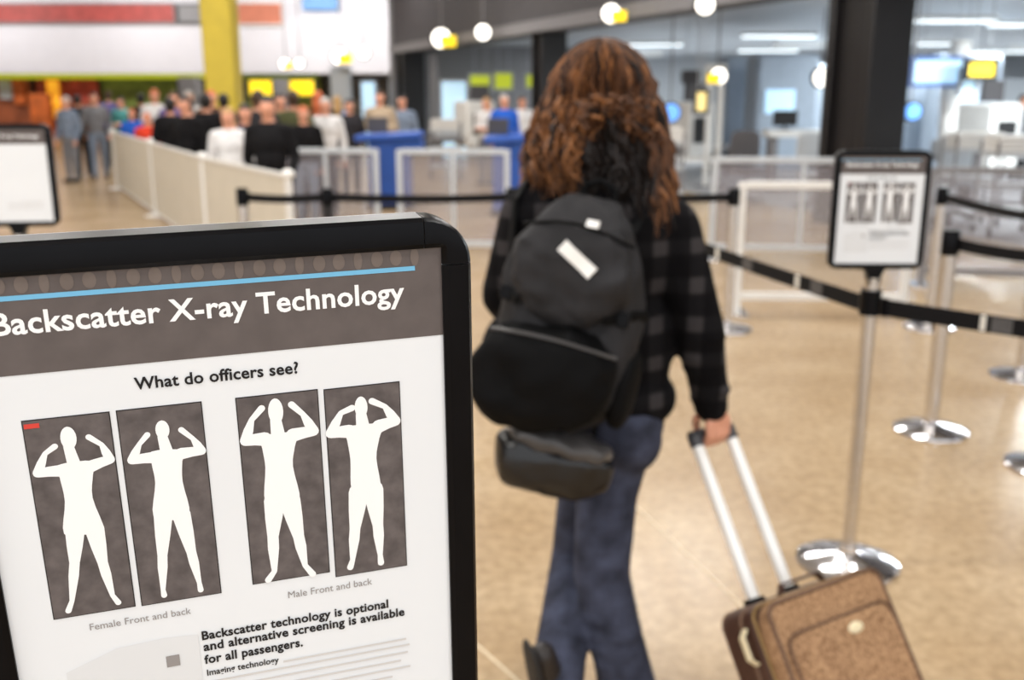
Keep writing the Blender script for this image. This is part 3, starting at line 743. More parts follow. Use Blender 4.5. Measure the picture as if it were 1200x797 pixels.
# jeans
jn = MB()
hm = (Jn['hipL']+Jn['hipR'])/2
jn.ell(hm + V((.005, -.005, -.02)), (.142, .125, .13))
jn.ell(Jn['hipR'] + V((.0, -.05, -.06)), (.082, .08, .09)); jn.ell(Jn['hipL'] + V((.0, -.05, -.06)), (.08, .08, .09))
jn.chain([Jn['hipR'] + V((-.012, 0, -.03)), Jn['knR'].lerp(Jn['hipR'], .5) + V((-.02, 0, 0)), Jn['knR'], Jn['knR'].lerp(Jn['anR'], .5), Jn['anR'].lerp(Jn['knR'], .06)], [.092, .080, .073, .070, .078])
jn.chain([Jn['hipL'] + V((.012, 0, -.03)), Jn['knL'].lerp(Jn['hipL'], .5) + V((.015, 0, 0)), Jn['knL'], Jn['knL'].lerp(Jn['anL'], .5), Jn['anL'].lerp(Jn['knL'], .02)], [.088, .076, .068, .068, .070])
for k in range(6):
    p = Jn['knR'].lerp(Jn['anR'], .3 + k*.12); jn.ell(p + V((random.uniform(-.008, .008), -.006, 0)), (.074, .072, .014))
for k in range(4):
    p = Jn['knL'].lerp(Jn['anL'], .2 + k*.2); jn.ell(p, (.07, .066, .022))
cloth('jeans', jn, .010, 4, M_DENIM)
# shoes
def shoe(ank, heel, toe, upv):
    mb = MB(); f = (toe-heel).normalized()
    mb.chain([heel, heel.lerp(toe, .5), toe], [.034, .040, .030]); mb.cap(heel.lerp(toe, .18), ank, .036, .042)
    o = cloth('shoe', mb, .007, 3, M_SHOE)
    sd = f.cross(upv).normalized(); so = MB()
    R = Matrix((f, sd, f.cross(sd)*-1)).transposed()
    M = Matrix.Translation(heel.lerp(toe, .5) - upv*.034) @ R.to_4x4()
    so.sbox(M, ((toe-heel).length+.085, .092, .02), 3.2); so.build('shoe_sole', mat('shoe_sole_rubber', (30, 28, 28), .7), o)
aR = Jn['anR']; shoe(aR, V((aR.x, aR.y-.02, .046)), V((aR.x+.03, aR.y+.15, .046)), V((0, 0, 1)))
aL = Jn['anL']; tl = PY(650, 842, 2.20); hl = PY(636, 768, 2.13); shoe(aL, hl, tl, (aL - hl.lerp(tl, .4)).normalized())
# hair
hm_ = [MB()]
cap_ = MB(); cap_.ell(hc + V((0, -.034, .026)), (.104, .090, .106)); cap_.ell(hc + V((0, .012, .075)), (.085, .075, .052)); cap_.ell(hc + V((0, -.05, -.09)), (.105, .07, .12))
cap_.ell(hc + V((-.085, -.03, -.09)), (.05, .055, .09)); cap_.ell(hc + V((.088, -.035, -.12)), (.05, .055, .12))
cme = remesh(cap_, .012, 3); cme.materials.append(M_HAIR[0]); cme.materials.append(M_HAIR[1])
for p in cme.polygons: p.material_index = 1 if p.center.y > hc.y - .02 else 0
for v in cme.vertices: v.co -= PB
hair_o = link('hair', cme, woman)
rnd = random.Random(11)
hx = PY(704, 52, 2.46).z - hc.z - .002
locks = MB()
NL = 1700
for i in range(NL):
    ph = rnd.uniform(-122, 122)                      # 0 = back of the head, towards the camera
    st = rnd.choice((rnd.uniform(2, 20), rnd.uniform(15, 50), rnd.uniform(40, 85)))
    a = math.radians(ph); sx, sy = math.sin(a), -math.cos(a)
    layer = rnd.uniform(.90, 1.05); back = math.cos(a)
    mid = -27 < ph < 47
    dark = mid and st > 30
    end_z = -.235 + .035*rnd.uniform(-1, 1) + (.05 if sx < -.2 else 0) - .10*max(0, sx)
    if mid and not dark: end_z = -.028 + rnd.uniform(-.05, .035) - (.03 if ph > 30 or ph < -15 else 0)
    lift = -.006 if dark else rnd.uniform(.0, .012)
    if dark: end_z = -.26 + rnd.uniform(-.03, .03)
    rx, ry, rz = .108*layer + lift, .118*layer + lift, hx*rnd.uniform(.94, 1.0)
    pts, rr = [], []
    n = 20; fr = rnd.uniform(1.6, 4.2); p0 = rnd.uniform(0, 6.28); amp = rnd.uniform(.005, .020)
    flare = .085*abs(sx) + .012*back + rnd.uniform(-.016, .016)
    wd = rnd.uniform(.0032, .0078)
    for k in range(n):
        q = k/(n-1); th = math.radians(st)
        if q < .38:                                  # first third over the skull, then hanging
            t_ = th + (math.pi/2 - th)*q/.38; r_ = math.sin(t_); z = math.cos(t_)*rz + .012
            x, y = rx*r_*sx, ry*r_*sy
        else:
            u = (q-.38)/.62; z = .012 + (end_z-.012)*u
            x, y = (rx + flare*u**.8 - .03*u**3)*sx, (ry + flare*u - .02*u**2)*sy
        wv = amp*min(1, q*2.2)
        x += wv*math.sin(fr*6.28*q + p0); y += wv*math.cos(fr*6.28*q*1.1 + p0*1.7); z += .4*wv*math.sin(fr*5*q + p0*2.3)
        f_ = 1 if k < n-6 else max(.10, (n-k)/7)
        pts.append(hc + V((x, y - .012, z))); rr.append((wd*f_, wd*.55*f_))
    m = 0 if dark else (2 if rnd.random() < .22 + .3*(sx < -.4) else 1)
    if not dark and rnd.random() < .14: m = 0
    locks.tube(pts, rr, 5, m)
lk = locks.build('hair_locks', M_HAIR, hair_o, ang=80); lk['kind'] = 'stuff'

# ================================================================== backpack
def mtx(c, X, Y, Z): return Matrix(((X.x, Y.x, Z.x, c.x), (X.y, Y.y, Z.y, c.y), (X.z, Y.z, Z.z, c.z), (0, 0, 0, 1)))
bt, bb = PY(694, 234, 2.20), PY(638, 498, 2.17)
bz = (bt-bb).normalized(); by = V((.30, .95, 0)); by = (by - bz*by.dot(bz)).normalized(); bx = by.cross(bz)
bcn = (bt+bb)/2; BH = (bt-bb).length
MP = mtx(bcn, bx, by, bz)
pack = thing('backpack', None, 'charcoal and black backpack with a white bar patch worn on the plaid jacket', 'backpack', world=False, M=MP)
I4 = Matrix.Identity(4); T = Matrix.Translation
from mathutils import noise as mnoise
def crumple(mb, amp, fr, seed):
    c = V((seed*3.1, seed*1.7, seed)); out = []
    for v in mb.v:
        n = mnoise.noise_vector(v*fr + c) + mnoise.noise_vector(v*fr*2.3 + c)*.5
        out.append(v + n*amp)
    mb.v = out
pm = MB(); pm.sbox(T((0, .03, .0)), (.325, .21, BH), 3.0, 64, 44)
for v in pm.v:                                       # narrower rounded top, sagging lower half
    k = v.z/(BH/2); v.x *= 1 - .20*max(0, k)**2; v.y -= .02*(1-k)*.5*(1 if v.y < .03 else 0); v.x += -.012*math.sin(k*3)
crumple(pm, .016, 11, 1); pm.build('main_compartment', M_PACK, pack)
lp = MB(); lp.sbox(T((-.014, -.075, -.135)), (.318, .15, .255), 2.6, 60, 36); crumple(lp, .018, 10, 2)
for v in lp.v: v.y += .02*max(0, (v.z+.02)/.1); v.z += .01*math.sin(v.x*16)
fp = lp.build('front_pocket', M_PACKB, pack)
MB().tube([(-.145+.29*k/16, -.152 + .055*abs(k/16-.5)**2*4, -.055 + .018*math.sin(math.pi*k/16)) for k in range(17)], .004, 6).build('zipper', mat('zip_grey', (70, 68, 68), .4), fp)
up = MB(); up.sbox(T((.004, -.074, .10)), (.265, .10, .225), 2.5, 60, 36); crumple(up, .016, 13, 3); up.build('upper_pocket', M_PACK, pack)
MB().tube([(-.125+.25*k/16, -.118 + .05*abs(k/16-.5)**2*4, .185 + .026*math.sin(math.pi*k/16)) for k in range(17)], .0042, 6).build('zipper', M_PACKB, pack)
for s in (-1, 1):
    sp = MB(); sp.sbox(T((s*.158, .03, -.14)), (.06, .15, .19), 2.6); sp.build('side_pocket', M_PACKB, pack)
    MB().tube([(s*.10, -.10, .02), (s*.155, -.02, .035), (s*.17, .06, .03)], [(.012, .003)]*3, 8).build('compression_strap', M_PACKB, pack)
    MB().box((s*.135, -.062, .026), (.03, .012, .034)).build('buckle', M_BLACK, pack, bevel=.003)
MB().tube([(-.04, .07, BH/2-.02), (-.035, .07, BH/2+.03), (0, .07, BH/2+.045), (.035, .07, BH/2+.03), (.04, .07, BH/2-.02)], .008, 8).build('grab_handle', M_PACKB, pack)
# white patch and tag on the upper pocket, laid on its surface
def pack_hit(px, py):
    d = ray(px, py); Mi = MP.inverted(); o = Mi @ CP; dd = Mi.to_3x3() @ d
    t = (-.122 - o.y)/dd.y; return o + dd*t
def on_pocket(x, z):                                 # outermost pocket surface near (x, z)
    c = [v.y for v in up.v + pm.v if abs(v.x-x) < .02 and abs(v.z-z) < .02 and v.y < .03]; return min(c)
def patch(name, a, b, hw, th):
    d = V((b.x-a.x, 0, b.z-a.z)).normalized(); n = V((-d.z, 0, d.x)); vs = []; N = 8
    for i in range(N+1):
        for q in (-1, 1):
            p = a.lerp(b, i/N) + n*hw*q; y = on_pocket(p.x, p.z)
            vs += [V((p.x, y + .002, p.z)), V((p.x, y - th, p.z))]
    fs = []
    for i in range(N):
        o = i*4; e = o+4
        fs += [(o+1, o+3, e+3, e+1), (o, e, e+2, o+2), (o, o+1, e+1, e), (o+2, e+2, e+3, o+3)]
    fs += [(0, 2, 3, 1), (N*4, N*4+1, N*4+3, N*4+2)]
    mb = MB(); mb.add(vs, fs); mb.build(name, mat('reflective_white', (238, 236, 232), .5, amt=.02), pack)
patch('white_patch', pack_hit(659, 287), pack_hit(695, 321), .014, .004)
patch('white_tag', pack_hit(687, 261), pack_hit(701, 264), .0075, .005)
# shoulder straps over both shoulders, in pack coordinates
Mi = MP.inverted()
for sh, off in ((Jn['shL'], .05), (Jn['shR'], -.06)):
    top = Mi @ (sh + V((off, -.02, .075))); fr_ = Mi @ (sh + V((off*.8, .10, .03))); lo_ = Mi @ (sh + V((off*.6, .12, -.16))); en = Mi @ (sh + V((off*.2, .0, -.34)))
    s0 = V((math.copysign(.07, (Mi @ sh).x), .12, BH/2-.06))
    MB().tube([s0, s0.lerp(top, .5) + V((0, 0, .012)), top, fr_, lo_, en], [(.006, .026)]*6, 8, flat=(0, 0, 1)).build('shoulder_strap', M_PACKB, pack)

# ================================================================== shoulder bag below the pack
b1_, b2_ = PY(588, 532, 2.13), PY(712, 545, 2.20)
bx_ = (b2_-b1_).normalized(); by_ = V((0, 1, 0)); by_ = (by_ - bx_*bx_.y).normalized(); bz_ = bx_.cross(by_)
MBG = mtx((b1_+b2_)/2, bx_, by_, bz_)
bag = thing('shoulder_bag', None, 'glossy black shoulder bag hanging below the backpack at the hip', 'bag', world=False, M=MBG)
L_ = (b2_-b1_).length
bm_ = MB(); bm_.sbox(I4, (L_+.03, .14, .145), 2.8, 48, 28); crumple(bm_, .012, 12, 4)
for v in bm_.v: v.z += .028*(-v.x/L_)*(1 if v.z > 0 else .3); v.z -= .012*math.cos(v.x*9)
bm_.build('bag_body', M_BAG, bag)
fl_ = MB(); fl_.sbox(T((-.005, -.012, .05)), (L_-.01, .13, .065), 2.4, 48, 24); crumple(fl_, .012, 14, 5)
for v in fl_.v: v.z += .03*(-v.x/L_)
fl_.build('flap', mat('highlight_grey_vinyl', (66, 64, 64), .3, nscale=9, amt=.3, bump=.2), bag)  # lighter grey than the bag: the highlight along its top is painted in
Mb = MBG.inverted()
MB().tube([V((-.09, 0, .06)), Mb @ PY(600, 470, 2.20), Mb @ PY(592, 400, 2.29), Mb @ (Jn['shL'] + V((-.04, -.06, .03))), Mb @ (Jn['shL'] + V((.0, .03, .085)))], [(.004, .016)]*5, 8, flat=(1, 0, 0)).build('strap', M_PACKB, bag)
MB().tube([V((.09, .02, .05)), V((.10, .06, .12)), Mb @ (Jn['waist'] + V((-.05, -.14, -.08)))], [(.004, .014)]*3, 8, flat=(1, 0, 0)).build('strap', M_PACKB, bag)

# ================================================================== suitcase
CWD, CDP = .396, .185
CL = (Pt.z - .015)/ca.z - .03
top_c = Pt - cb*(CDP/2 - .03) + cw*.026                           # centre of the case top
MC = mtx(top_c - ca*CL, cw, cb, ca)                     # origin: bottom centre of the case
case = thing('suitcase', None, 'brown tweed trolley suitcase tilted on its wheels with a pale silver handle', 'suitcase', world=False, M=MC)
sb = MB(); sb.sbox(T((0, .022, CL/2)), (CWD, CDP-.045, CL), 9, 40, 26); sb.build('shell', M_SUITD, case)
fb = MB(); fb.sbox(T((0, -.066, CL/2)), (CWD-.006, .055, CL-.004), 8, 40, 26); fb.build('front_panel', M_TWEED, case)
fpk = MB(); fpk.sbox(T((0, -.088, CL*.44)), (CWD-.05, .035, CL*.74), 7, 36, 22); fpo = fpk.build('front_pocket', M_TWEED, case)
def loop(wd, hd, y, zc, r, n=7, rr=.03):
    return [V((x, y, zc+z)) for x, z in rrect(wd, hd, rr, n)] + [V((rrect(wd, hd, rr, n)[0][0], y, zc+rrect(wd, hd, rr, n)[0][1]))]
for y, wd in ((-.088, CWD/2-.012), (.0, CWD/2+.001), (.086, CWD/2-.016)):
    MB().tube(loop(wd, CL/2-.008, y, CL/2, .005), .0055, 8).build('piping', M_PIPE, case)
MB().tube(loop(CWD/2-.002, CL/2-.004, -.046, CL/2, .004), .004, 6).build('zipper', mat('brass_zip', (150, 122, 78), .4, .6), case)
MB().tube(loop(CWD/2-.028, CL*.37, -.1, CL*.44, .004), .0035, 6).build('pocket_piping', M_PIPE, case)
em = MB(); em.ell((0, 0, 0), (.024, .005, .013))
def case_hit(px, py, y):
    d = ray(px, py); Mi_ = MC.inverted(); o = Mi_ @ CP; dd = Mi_.to_3x3() @ d; return o + dd*((y-o.y)/dd.y)
eh = case_hit(1003, 735, -.106)
for v in em.v: v += eh
em.build('oval_badge', M_CREAM, case)
# side carry handle and buckle on the left face
MB().tube([(-CWD/2-.004, -.01, CL-.045), (-CWD/2-.02, -.01, CL-.06), (-CWD/2-.02, -.01, CL-.11), (-CWD/2-.004, -.01, CL-.125)], [(.004, .011)]*4, 8, flat=(1, 0, 0)).build('side_handle', M_CREAM, case)
MB().tube([(-.075, -.02, CL-.002), (-.06, -.02, CL+.022), (.06, -.02, CL+.022), (.075, -.02, CL-.002)], [(.004, .012)]*4, 8, flat=(0, 0, 1)).build('top_handle', M_SUITD, case)
TS = .058; ty = (MC.inverted() @ Pt).y
for s in (-1, 1):
    MB().tube([(s*TS-.026, ty, CL-.03), (s*TS-.026, ty, CL+HL-.012)], .0155, 14).build('telescopic_tube', M_ALU, case)
    MB().box((s*TS-.026, ty, CL+.004), (.042, .038, .014)).build('tube_collar', M_BLACK, case, bevel=.003)
    MB().tube([(s*TS-.026, ty, CL+HL-.03), (s*TS-.026, ty, CL+HL-.004)], .019, 14).build('grip_end', mat('grip_dark_grey', (62, 62, 66), .5), case)
    wh = MB(); wx = s*(CWD/2-.045)
    wh.tube([(wx-.012, .07, .008), (wx+.012, .07, .008)], .026, 20); wh.build('wheel', M_BLACKM, case)
    MB().box((wx, .045, .012), (.05, .06, .05)).build('wheel_housing', M_BLACK, case, bevel=.006)
    MB().box((wx, -.05, -.008), (.04, .03, .02)).build('foot', M_BLACK, case, bevel=.004)
MB().tube([(-TS-.038, ty, CL+HL), (TS-.014, ty, CL+HL)], [(.0125, .0145)]*2, 14).build('grip', MATS['grip_dark_grey'], case)

# ================================================================== shops and signs at the far end of the hall
def far_box(name, px0, px1, py0, py1, Y, t, m, label, cat, grp=None, ground=False, frame=None, hang=None):
    x0, x1, y0, y1, z0, z1 = rect_far(px0, px1, py0, py1, Y, t)
    if ground: z0 = 0
    c = V(((x0+x1)/2, Y+t/2, z0)); t_ = thing(name, c, label, cat, grp)
    MB().b2(x0, x1, y0, y1, z0, z1).build('panel' if not ground else 'body', m, t_, bevel=.02)
    if frame:
        for a in ((x0-.05, x1+.05, z0-.06, z0), (x0-.05, x1+.05, z1, z1+.06), (x0-.05, x0, z0, z1), (x1, x1+.05, z0, z1)):
            MB().b2(a[0], a[1], y0-.03, y1, a[2], a[3]).build('frame', frame, t_)
    if hang:
        for k in (.2, .8): MB().b2(x0+(x1-x0)*k-.008, x0+(x1-x0)*k+.008, Y+t/2-.008, Y+t/2+.008, z1, hang).build('hanger', M_LGREY, t_)
    return t_
Ys = YF-1.75
far_box('billboard', -200, 204, 5, 26, Ys, .12, mat('faded_red', (168, 72, 66), .6, nscale=3, amt=.2), 'long faded red billboard above the white fascia', 'billboard', frame=M_GREY)
far_box('billboard', 209, 243, 6, 26, Ys, .12, M_GREY, 'small grey billboard beside the yellow column', 'billboard', frame=M_DGREY)
far_box('billboard', 279, 330, 4, 28, Ys, .12, mat('faded_orange', (196, 118, 92), .6, nscale=3, amt=.12), 'faded orange billboard right of the yellow column', 'billboard', frame=M_WHITE)
far_box('wall_logo', 354, 396, -6, 12, Ys, .1, mat('sky_blue_print', (112, 160, 214), .6), 'sky blue logo plate high on the white fascia', 'sign')
M_SHOPB = [mat('shop_brown', (158, 86, 52), .6, nscale=1.2, amt=.5), mat('shop_red_brown', (172, 72, 50), .6, nscale=1.2, amt=.5), mat('shop_green', (104, 116, 48), .6, nscale=1.5, amt=.5), mat('shop_dark', (58, 50, 40), .6, nscale=1.5, amt=.5)]
Yw = YF-.3
for i, (a, b, k, nm) in enumerate(((-250, -60, 0, 'brown shop front bay left of the crate display'), (-60, 42, 0, 'brown shop front bay behind the half seen poster stand'), (42, 118, 1, 'red brown shop front bay with glowing orange panel'),
                                   (118, 212, 2, 'olive green shop front bay behind the black coated crowd'), (212, 262, 3, 'dark shop front bay beside the yellow column'), (286, 380, 2, 'olive shop front bay under the yellow lit boxes'), (380, 476, 3, 'dark shop front bay below the lane lamps'))):
    far_box('shop_front', a+3, b-3, 92, 170, Yw, .3, M_SHOPB[k], nm, 'shop front', ground=True, frame=M_BLACKM)
far_box('soffit_light', -60, 250, 84, 92, YF-.9, .3, M_LGRN, 'long green lit strip under the white fascia', 'sign').location.z += 0
far_box('soffit_light', 284, 372, 87, 92, YF-.9, .3, mat('olive_lit', (120, 140, 40), .5, emis=.25), 'short olive lit strip right of the yellow column', 'sign')
M_OR = mat('glowing_orange', (255, 168, 40), .5, amt=.25, nscale=1.5, emis=.7); M_ORD = mat('orange_print', (206, 104, 44), .6, nscale=2, amt=.4)
far_box('backlit_poster', 56, 71, 94, 138, Yw-.22, .2, M_OR, 'glowing orange upright panel in the red brown shop', 'poster', frame=M_ORD)
far_box('backlit_poster', 15, 28, 94, 122, Yw-.22, .2, M_ORD, 'dull orange upright panel behind the half seen poster stand', 'poster')
far_box('backlit_poster', -2, 13, 94, 116, Yw-.22, .2, M_LGREY, 'pale upright panel above the half seen poster stand', 'poster')
far_box('poster_panel', 84, 114, 94, 120, Yw-.22, .19, mat('poster_red', (182, 70, 52), .6, nscale=2, amt=.4), 'red poster in the red brown shop', 'poster')
far_box('display_stand', 35, 56, 110, 145, Yw-1.2, .5, M_ORD, 'orange display stand beside the glowing panel', 'display stand', ground=True)
far_box('display_stand', 76, 106, 120, 150, Yw-1.2, .5, mat('display_rust', (150, 76, 46), .6, nscale=2, amt=.4), 'rust coloured display stand in the red brown shop', 'display stand', ground=True)
far_box('lit_box', 292, 319, 94, 112, Yw-1.15, .3, M_LYEL, 'yellow lit box sign left of the grey kiosk post', 'sign', hang=FZ, frame=M_DGREY)
far_box('lit_box', 340, 368, 94, 112, Yw-1.15, .3, M_LYEL, 'yellow lit box sign right of the grey kiosk post', 'sign', hang=FZ, frame=M_DGREY)
far_box('kiosk_post', 322, 338, 92, 160, Yw-1.8, .5, M_GREY, 'grey kiosk post between the two yellow lit boxes', 'post', ground=True)
far_box('kiosk_post', 210, 231, 90, 150, 30, .6, M_GREY, 'grey kiosk post left of the yellow column', 'post', ground=True)
far_box('doorway_screen', 424, 440, 96, 140, 33, .15, M_SCR, 'pale blue screen standing behind the wide blue podium', 'screen', ground=True, frame=M_GREY)
far_box('side_pillar', 388, 410, 78, 160, 33.5, .6, M_LGREY, 'light grey pillar below the twin lane lamps', 'pillar', ground=True)
far_box('side_pillar', 456, 470, 84, 160, 33.5, .5, M_LGREY, 'light grey pillar beside the black far column', 'pillar', ground=True)
# yellow column
yc = PY(268, 180, 17.0)
t = thing('yellow_column', (yc.x, 17, 0), 'tall yellow painted column rising behind the crowd', 'column', world=False)
MB().box((0, 0, 3.0), (.5, .5, 6.0)).build('shaft', M_YEL, t, bevel=.03)
MB().box((0, 0, .15), (.56, .56, .3)).build('plinth', mat('olive_paint', (150, 132, 40), .5), t, bevel=.02)

# lane lamps: round white lamp with a yellow number plate on a bracket
def lane_lamp(px, py, Y, d, label, yel=True, side=1, hang=None, lm=None):
    p = PY(px, py, Y); t = thing('lane_lamp', p, label, 'lamp', 'round lane lamps', world=False)
    R90 = Matrix.Rotation(math.pi/2, 4, 'X')
    m = MB(); m.lathe([(0, -.05), (d*.46, -.05), (d*.5, -.02), (d*.5, .03), (d*.42, .06), (0, .07)], 24)
    m.v = [R90 @ v for v in m.v]; m.build('lamp_disc', lm or M_LAMP, t)
    m = MB(); m.lathe([(d*.49, .02), (d*.58, .02), (d*.58, -.12), (0, -.12)], 24); m.v = [R90 @ v for v in m.v]; m.build('housing', M_BLACKM, t)
    if yel: MB().box((side*d*.4, -.14, -d*.16), (d*.85, .05, d*.6)).build('yellow_plate', M_LYEL, t, bevel=.02)
    bh = (hang - p.z) if hang else d*1.05
    MB().box((0, .1, (bh+d*.45)/2), (.025, .025, bh-d*.45)).build('bracket', M_GREY if hang else M_BLACKM, t)
    return t
lane_lamp(517, 45, 25.5, .46, 'round lane lamp with yellow plate hanging beside the far column', hang=6.0)
lane_lamp(566, 38, 23.0, .33, 'small plain round lane lamp hanging before the dark fascia', False, hang=6.0)
lane_lamp(716, 16, 17.4, .30, 'round lane lamp with yellow plate above the auburn hair', hang=6.0)
lane_lamp(826, 6, 14.4, .25, 'round lane lamp hanging highest before the dark fascia', False, hang=6.0)
lane_lamp(334, 75, 34.5, .34, 'dim lane lamp with yellow plate over the yellow lit boxes', hang=6.0)
lane_lamp(351, 74, 33.6, .28, 'plain lane lamp over the grey kiosk post', False, hang=6.0)
lane_lamp(398, 66, 33.2, .5, 'lane lamp with yellow plate on the light grey pillar', hang=6.0)
lane_lamp(426, 62, 32.6, .36, 'plain lane lamp right of the light grey pillar', False, hang=6.0)
lane_lamp(842, 89, 17.0, .26, 'lane lamp with yellow plate on the white frame post in the security area', True, -1, 3.2)
lane_lamp(964, 91, 19.0, .34, 'plain lane lamp against the edge of the massive black column', False, hang=3.2)

# ================================================================== security area equipment
def podium(px, Y, wd, label):
    p = PY(px, 160, Y); t = thing('podium', (p.x, Y, 0), label, 'podium', 'blue podiums', world=False)
    MB().box((0, 0, .5), (wd*.62, .5, 1.0)).build('cabinet', M_POD, t, bevel=.02)
    MB().box((0, 0, 1.04), (wd, .7, .1), Matrix.Rotation(-.05, 3, 'Y')).build('desk_top', M_POD, t, bevel=.03)
    MB().box((wd*.3, .0, .9), (wd*.42, .55, .22)).build('drawer_unit', mat('deep_blue_laminate', (28, 78, 160), .4), t, bevel=.02)
    MB().box((0, 0, .04), (wd*.7, .56, .08)).build('plinth', M_BLACKM, t)
    MB().box((-wd*.2, .1, 1.2), (.3, .05, .22)).build('monitor', M_DGREY, t, bevel=.01)
podium(457, 14.6, .95, 'wide blue podium behind the glass queue panel beside the far column')
podium(594, 13.8, .62, 'narrow blue podium left of the auburn hair')

def scanner(px, Y, wd, label, rz=.4):
    p = PY(px, 160, Y); t = thing('xray_scanner', (p.x, Y, 0), label, 'scanner', 'baggage scanners', world=False); t.rotation_euler.z = rz
    MB().box((0, 0, .95), (wd*.5, 1.0, 1.1)).build('housing', M_WHITE, t, bevel=.06)
    MB().box((0, -.51, .95), (wd*.3, .03, .5)).build('tunnel_curtain', M_BLACKM, t)
    MB().box((0, 0, .58), (wd*1.5, .7, .1)).build('conveyor', M_GREY, t, bevel=.02)
    for sx in (-1, 1):
        for sy in (-1, 1): MB().box((sx*wd*.65, sy*.28, .27), (.07, .07, .54)).build('leg', M_DGREY, t)
    MB().box((wd*.1, 0, 1.7), (.5, .08, .36)).build('monitor', M_DGREY, t, bevel=.02)
    MB().box((-wd*.5, 0, .76), (.5, .4, .24)).build('tray', M_LGREY, t, bevel=.02)
scanner(556, 25, 1.5, 'white baggage scanner in the opening beside the far column')
scanner(806, 20.6, 1.25, 'white baggage scanner right of the auburn hair')
scanner(1150, 17.5, 1.4, 'white baggage scanner right of the poster stand')
scanner(1035, 28, 1.4, 'white baggage scanner behind the massive black column')
def body_scanner(px, Y, label):
    p = PY(px, 160, Y); t = thing('body_scanner', (p.x, Y, 0), label, 'scanner', 'walk through body scanners', world=False); t.rotation_euler.z = .25
    for s in (-1, 1): MB().box((0, s*.75, 1.25), (1.5, .6, 2.5)).build('scanner_cabinet', M_PBLUE, t, bevel=.08)
    MB().box((0, 0, .02), (1.5, 1.0, .04)).build('floor_mat', M_GREY, t)
    MB().box((-.2, -1.07, 1.5), (.7, .03, .5)).build('screen', M_SCR, t)
body_scanner(893, 23, 'tall blue grey body scanner behind the white table'); body_scanner(1096, 23, 'tall blue grey body scanner seen right of the massive black column')
def table(px, Y, wd, h, label):
    p = PY(px, 160, Y); t = thing('inspection_table', (p.x, Y, 0), label, 'table', 'white inspection tables', world=False)
    MB().box((0, 0, h), (wd, .6, .12)).build('table_top', M_WHITE, t, bevel=.02)
    for s in (-1, 1): MB().box((s*wd*.38, 0, h/2-.03), (.1, .45, h-.06)).build('leg', M_BLACKM if s > 0 else M_GREY, t)
    MB().box((0, 0, .3), (wd*.7, .4, .05)).build('shelf', M_LGREY, t)
    return p
table(932, 17.5, 1.05, .98, 'white inspection table with dark legs left of the massive black column')
table(1180, 15, 1.3, .92, 'white inspection table at the right beside the yellow lane sign')
p = PY(920, 140, 17.5); t = thing('monitor', (p.x, 17.5, 1.04), 'small dark monitor standing on the white inspection table', 'monitor', world=False)
MB().box((0, 0, .01), (.2, .16, .02)).build('foot', M_BLACKM, t); MB().box((0, 0, .2), (.42, .05, .26)).build('screen', M_BLACKM, t, bevel=.01); MB().box((0, .02, .07), (.04, .03, .12)).build('neck', M_BLACKM, t)
# white frame gate behind the belt post
p = PY(842, 160, 18.0); t = thing('frame_post', (p.x, 18, 0), 'white frame post with a low rail right of the auburn hair', 'frame', world=False)
for dx in (0, -.2): MB().box((dx, 0, 1.05), (.09, .09, 2.1)).build('upright', M_WHITE, t, bevel=.01)
MB().box((-.5, 0, .5), (1.1, .06, .08)).build('rail', M_WHITE, t); MB().box((-.1, 0, 2.1), (.35, .1, .1)).build('head_rail', M_WHITE, t)
MB().box((-.1, 0, .02), (.5, .4, .04)).build('foot', M_GREY, t)
# white pillar with screens at right
p = PY(1112, 160, 17.0); t = thing('white_pillar', (p.x, 17, 0), 'slim white pillar right of the massive black column', 'pillar', world=False)
MB().tube([(0, 0, 0), (-.06, 0, 1.6), (.05, 0, 2.5)], [.13, .15, .16], 16).build('shaft', M_WHITE, t); MB().lathe([(0, 0), (.3, 0), (.3, .05), (.14, .08), (0, .08)], 20).build('base', M_LGREY, t)
far_box('hanging_screen', 1070, 1131, 70, 98, 16.6, .12, M_SCR, 'pale blue lit screen hanging beside the massive black column', 'screen', hang=3.2, frame=mat('screen_blue_frame', (70, 110, 180), .5))
far_box('hanging_sign', 1128, 1143, 84, 108, 16.4, .12, M_SCR, 'small pale lit panel under the yellow lane sign', 'sign', hang=3.2, frame=M_LGREY)
far_box('lane_sign', 1135, 1166, 73, 90, 16.2, .14, M_LYEL, 'yellow lit lane sign right of the white pillar', 'sign', hang=3.2, frame=M_BLACKM)
lane_lamp(1069, 131, 15.8, .26, 'round blue lamp at the edge of the massive black column', False, hang=3.2, lm=M_LBLUE)
lane_lamp(786, 132, 18.2, .32, 'round blue lamp right of the auburn hair', False, hang=3.2, lm=M_LBLUE)
far_box('warm_lamp_plate', 816, 828, 108, 130, 17.0, .1, mat('lit_cream', (250, 226, 150), .5, emis=.8), 'cream lit plate on the post beside the blue lamp', 'lamp', hang=3.2, frame=M_DGREY)
far_box('glass_screen', 518, 546, 96, 144, 27, .1, M_SCR, 'pale blue upright screen beside the far column', 'screen', ground=True, frame=M_LGREY)
far_box('lit_box', 551, 574, 88, 106, 30, .3, M_LGRN, 'green yellow lit box in the far opening above the scanner', 'sign', hang=3.2, frame=M_LGREY)
far_box('lit_box', 580, 600, 86, 104, 30, .3, M_LGRN, 'green yellow lit box in the far opening above the officer', 'sign', hang=3.2, frame=M_LGREY)
far_box('lit_box', 617, 628, 88, 102, 30, .3, M_LGRN, 'narrow green yellow lit box beside the slim dark column', 'sign', hang=3.2, frame=M_LGREY)
far_box('grey_cabinet', 504, 514, 62, 165, 29, .5, M_GREY, 'grey cabinet column right of the far black column', 'cabinet', ground=True)
far_box('ceiling_sign', 800, 822, 82, 98, 21, .2, M_DGREY, 'dark hanging sign left of the white frame post', 'sign', hang=3.2)
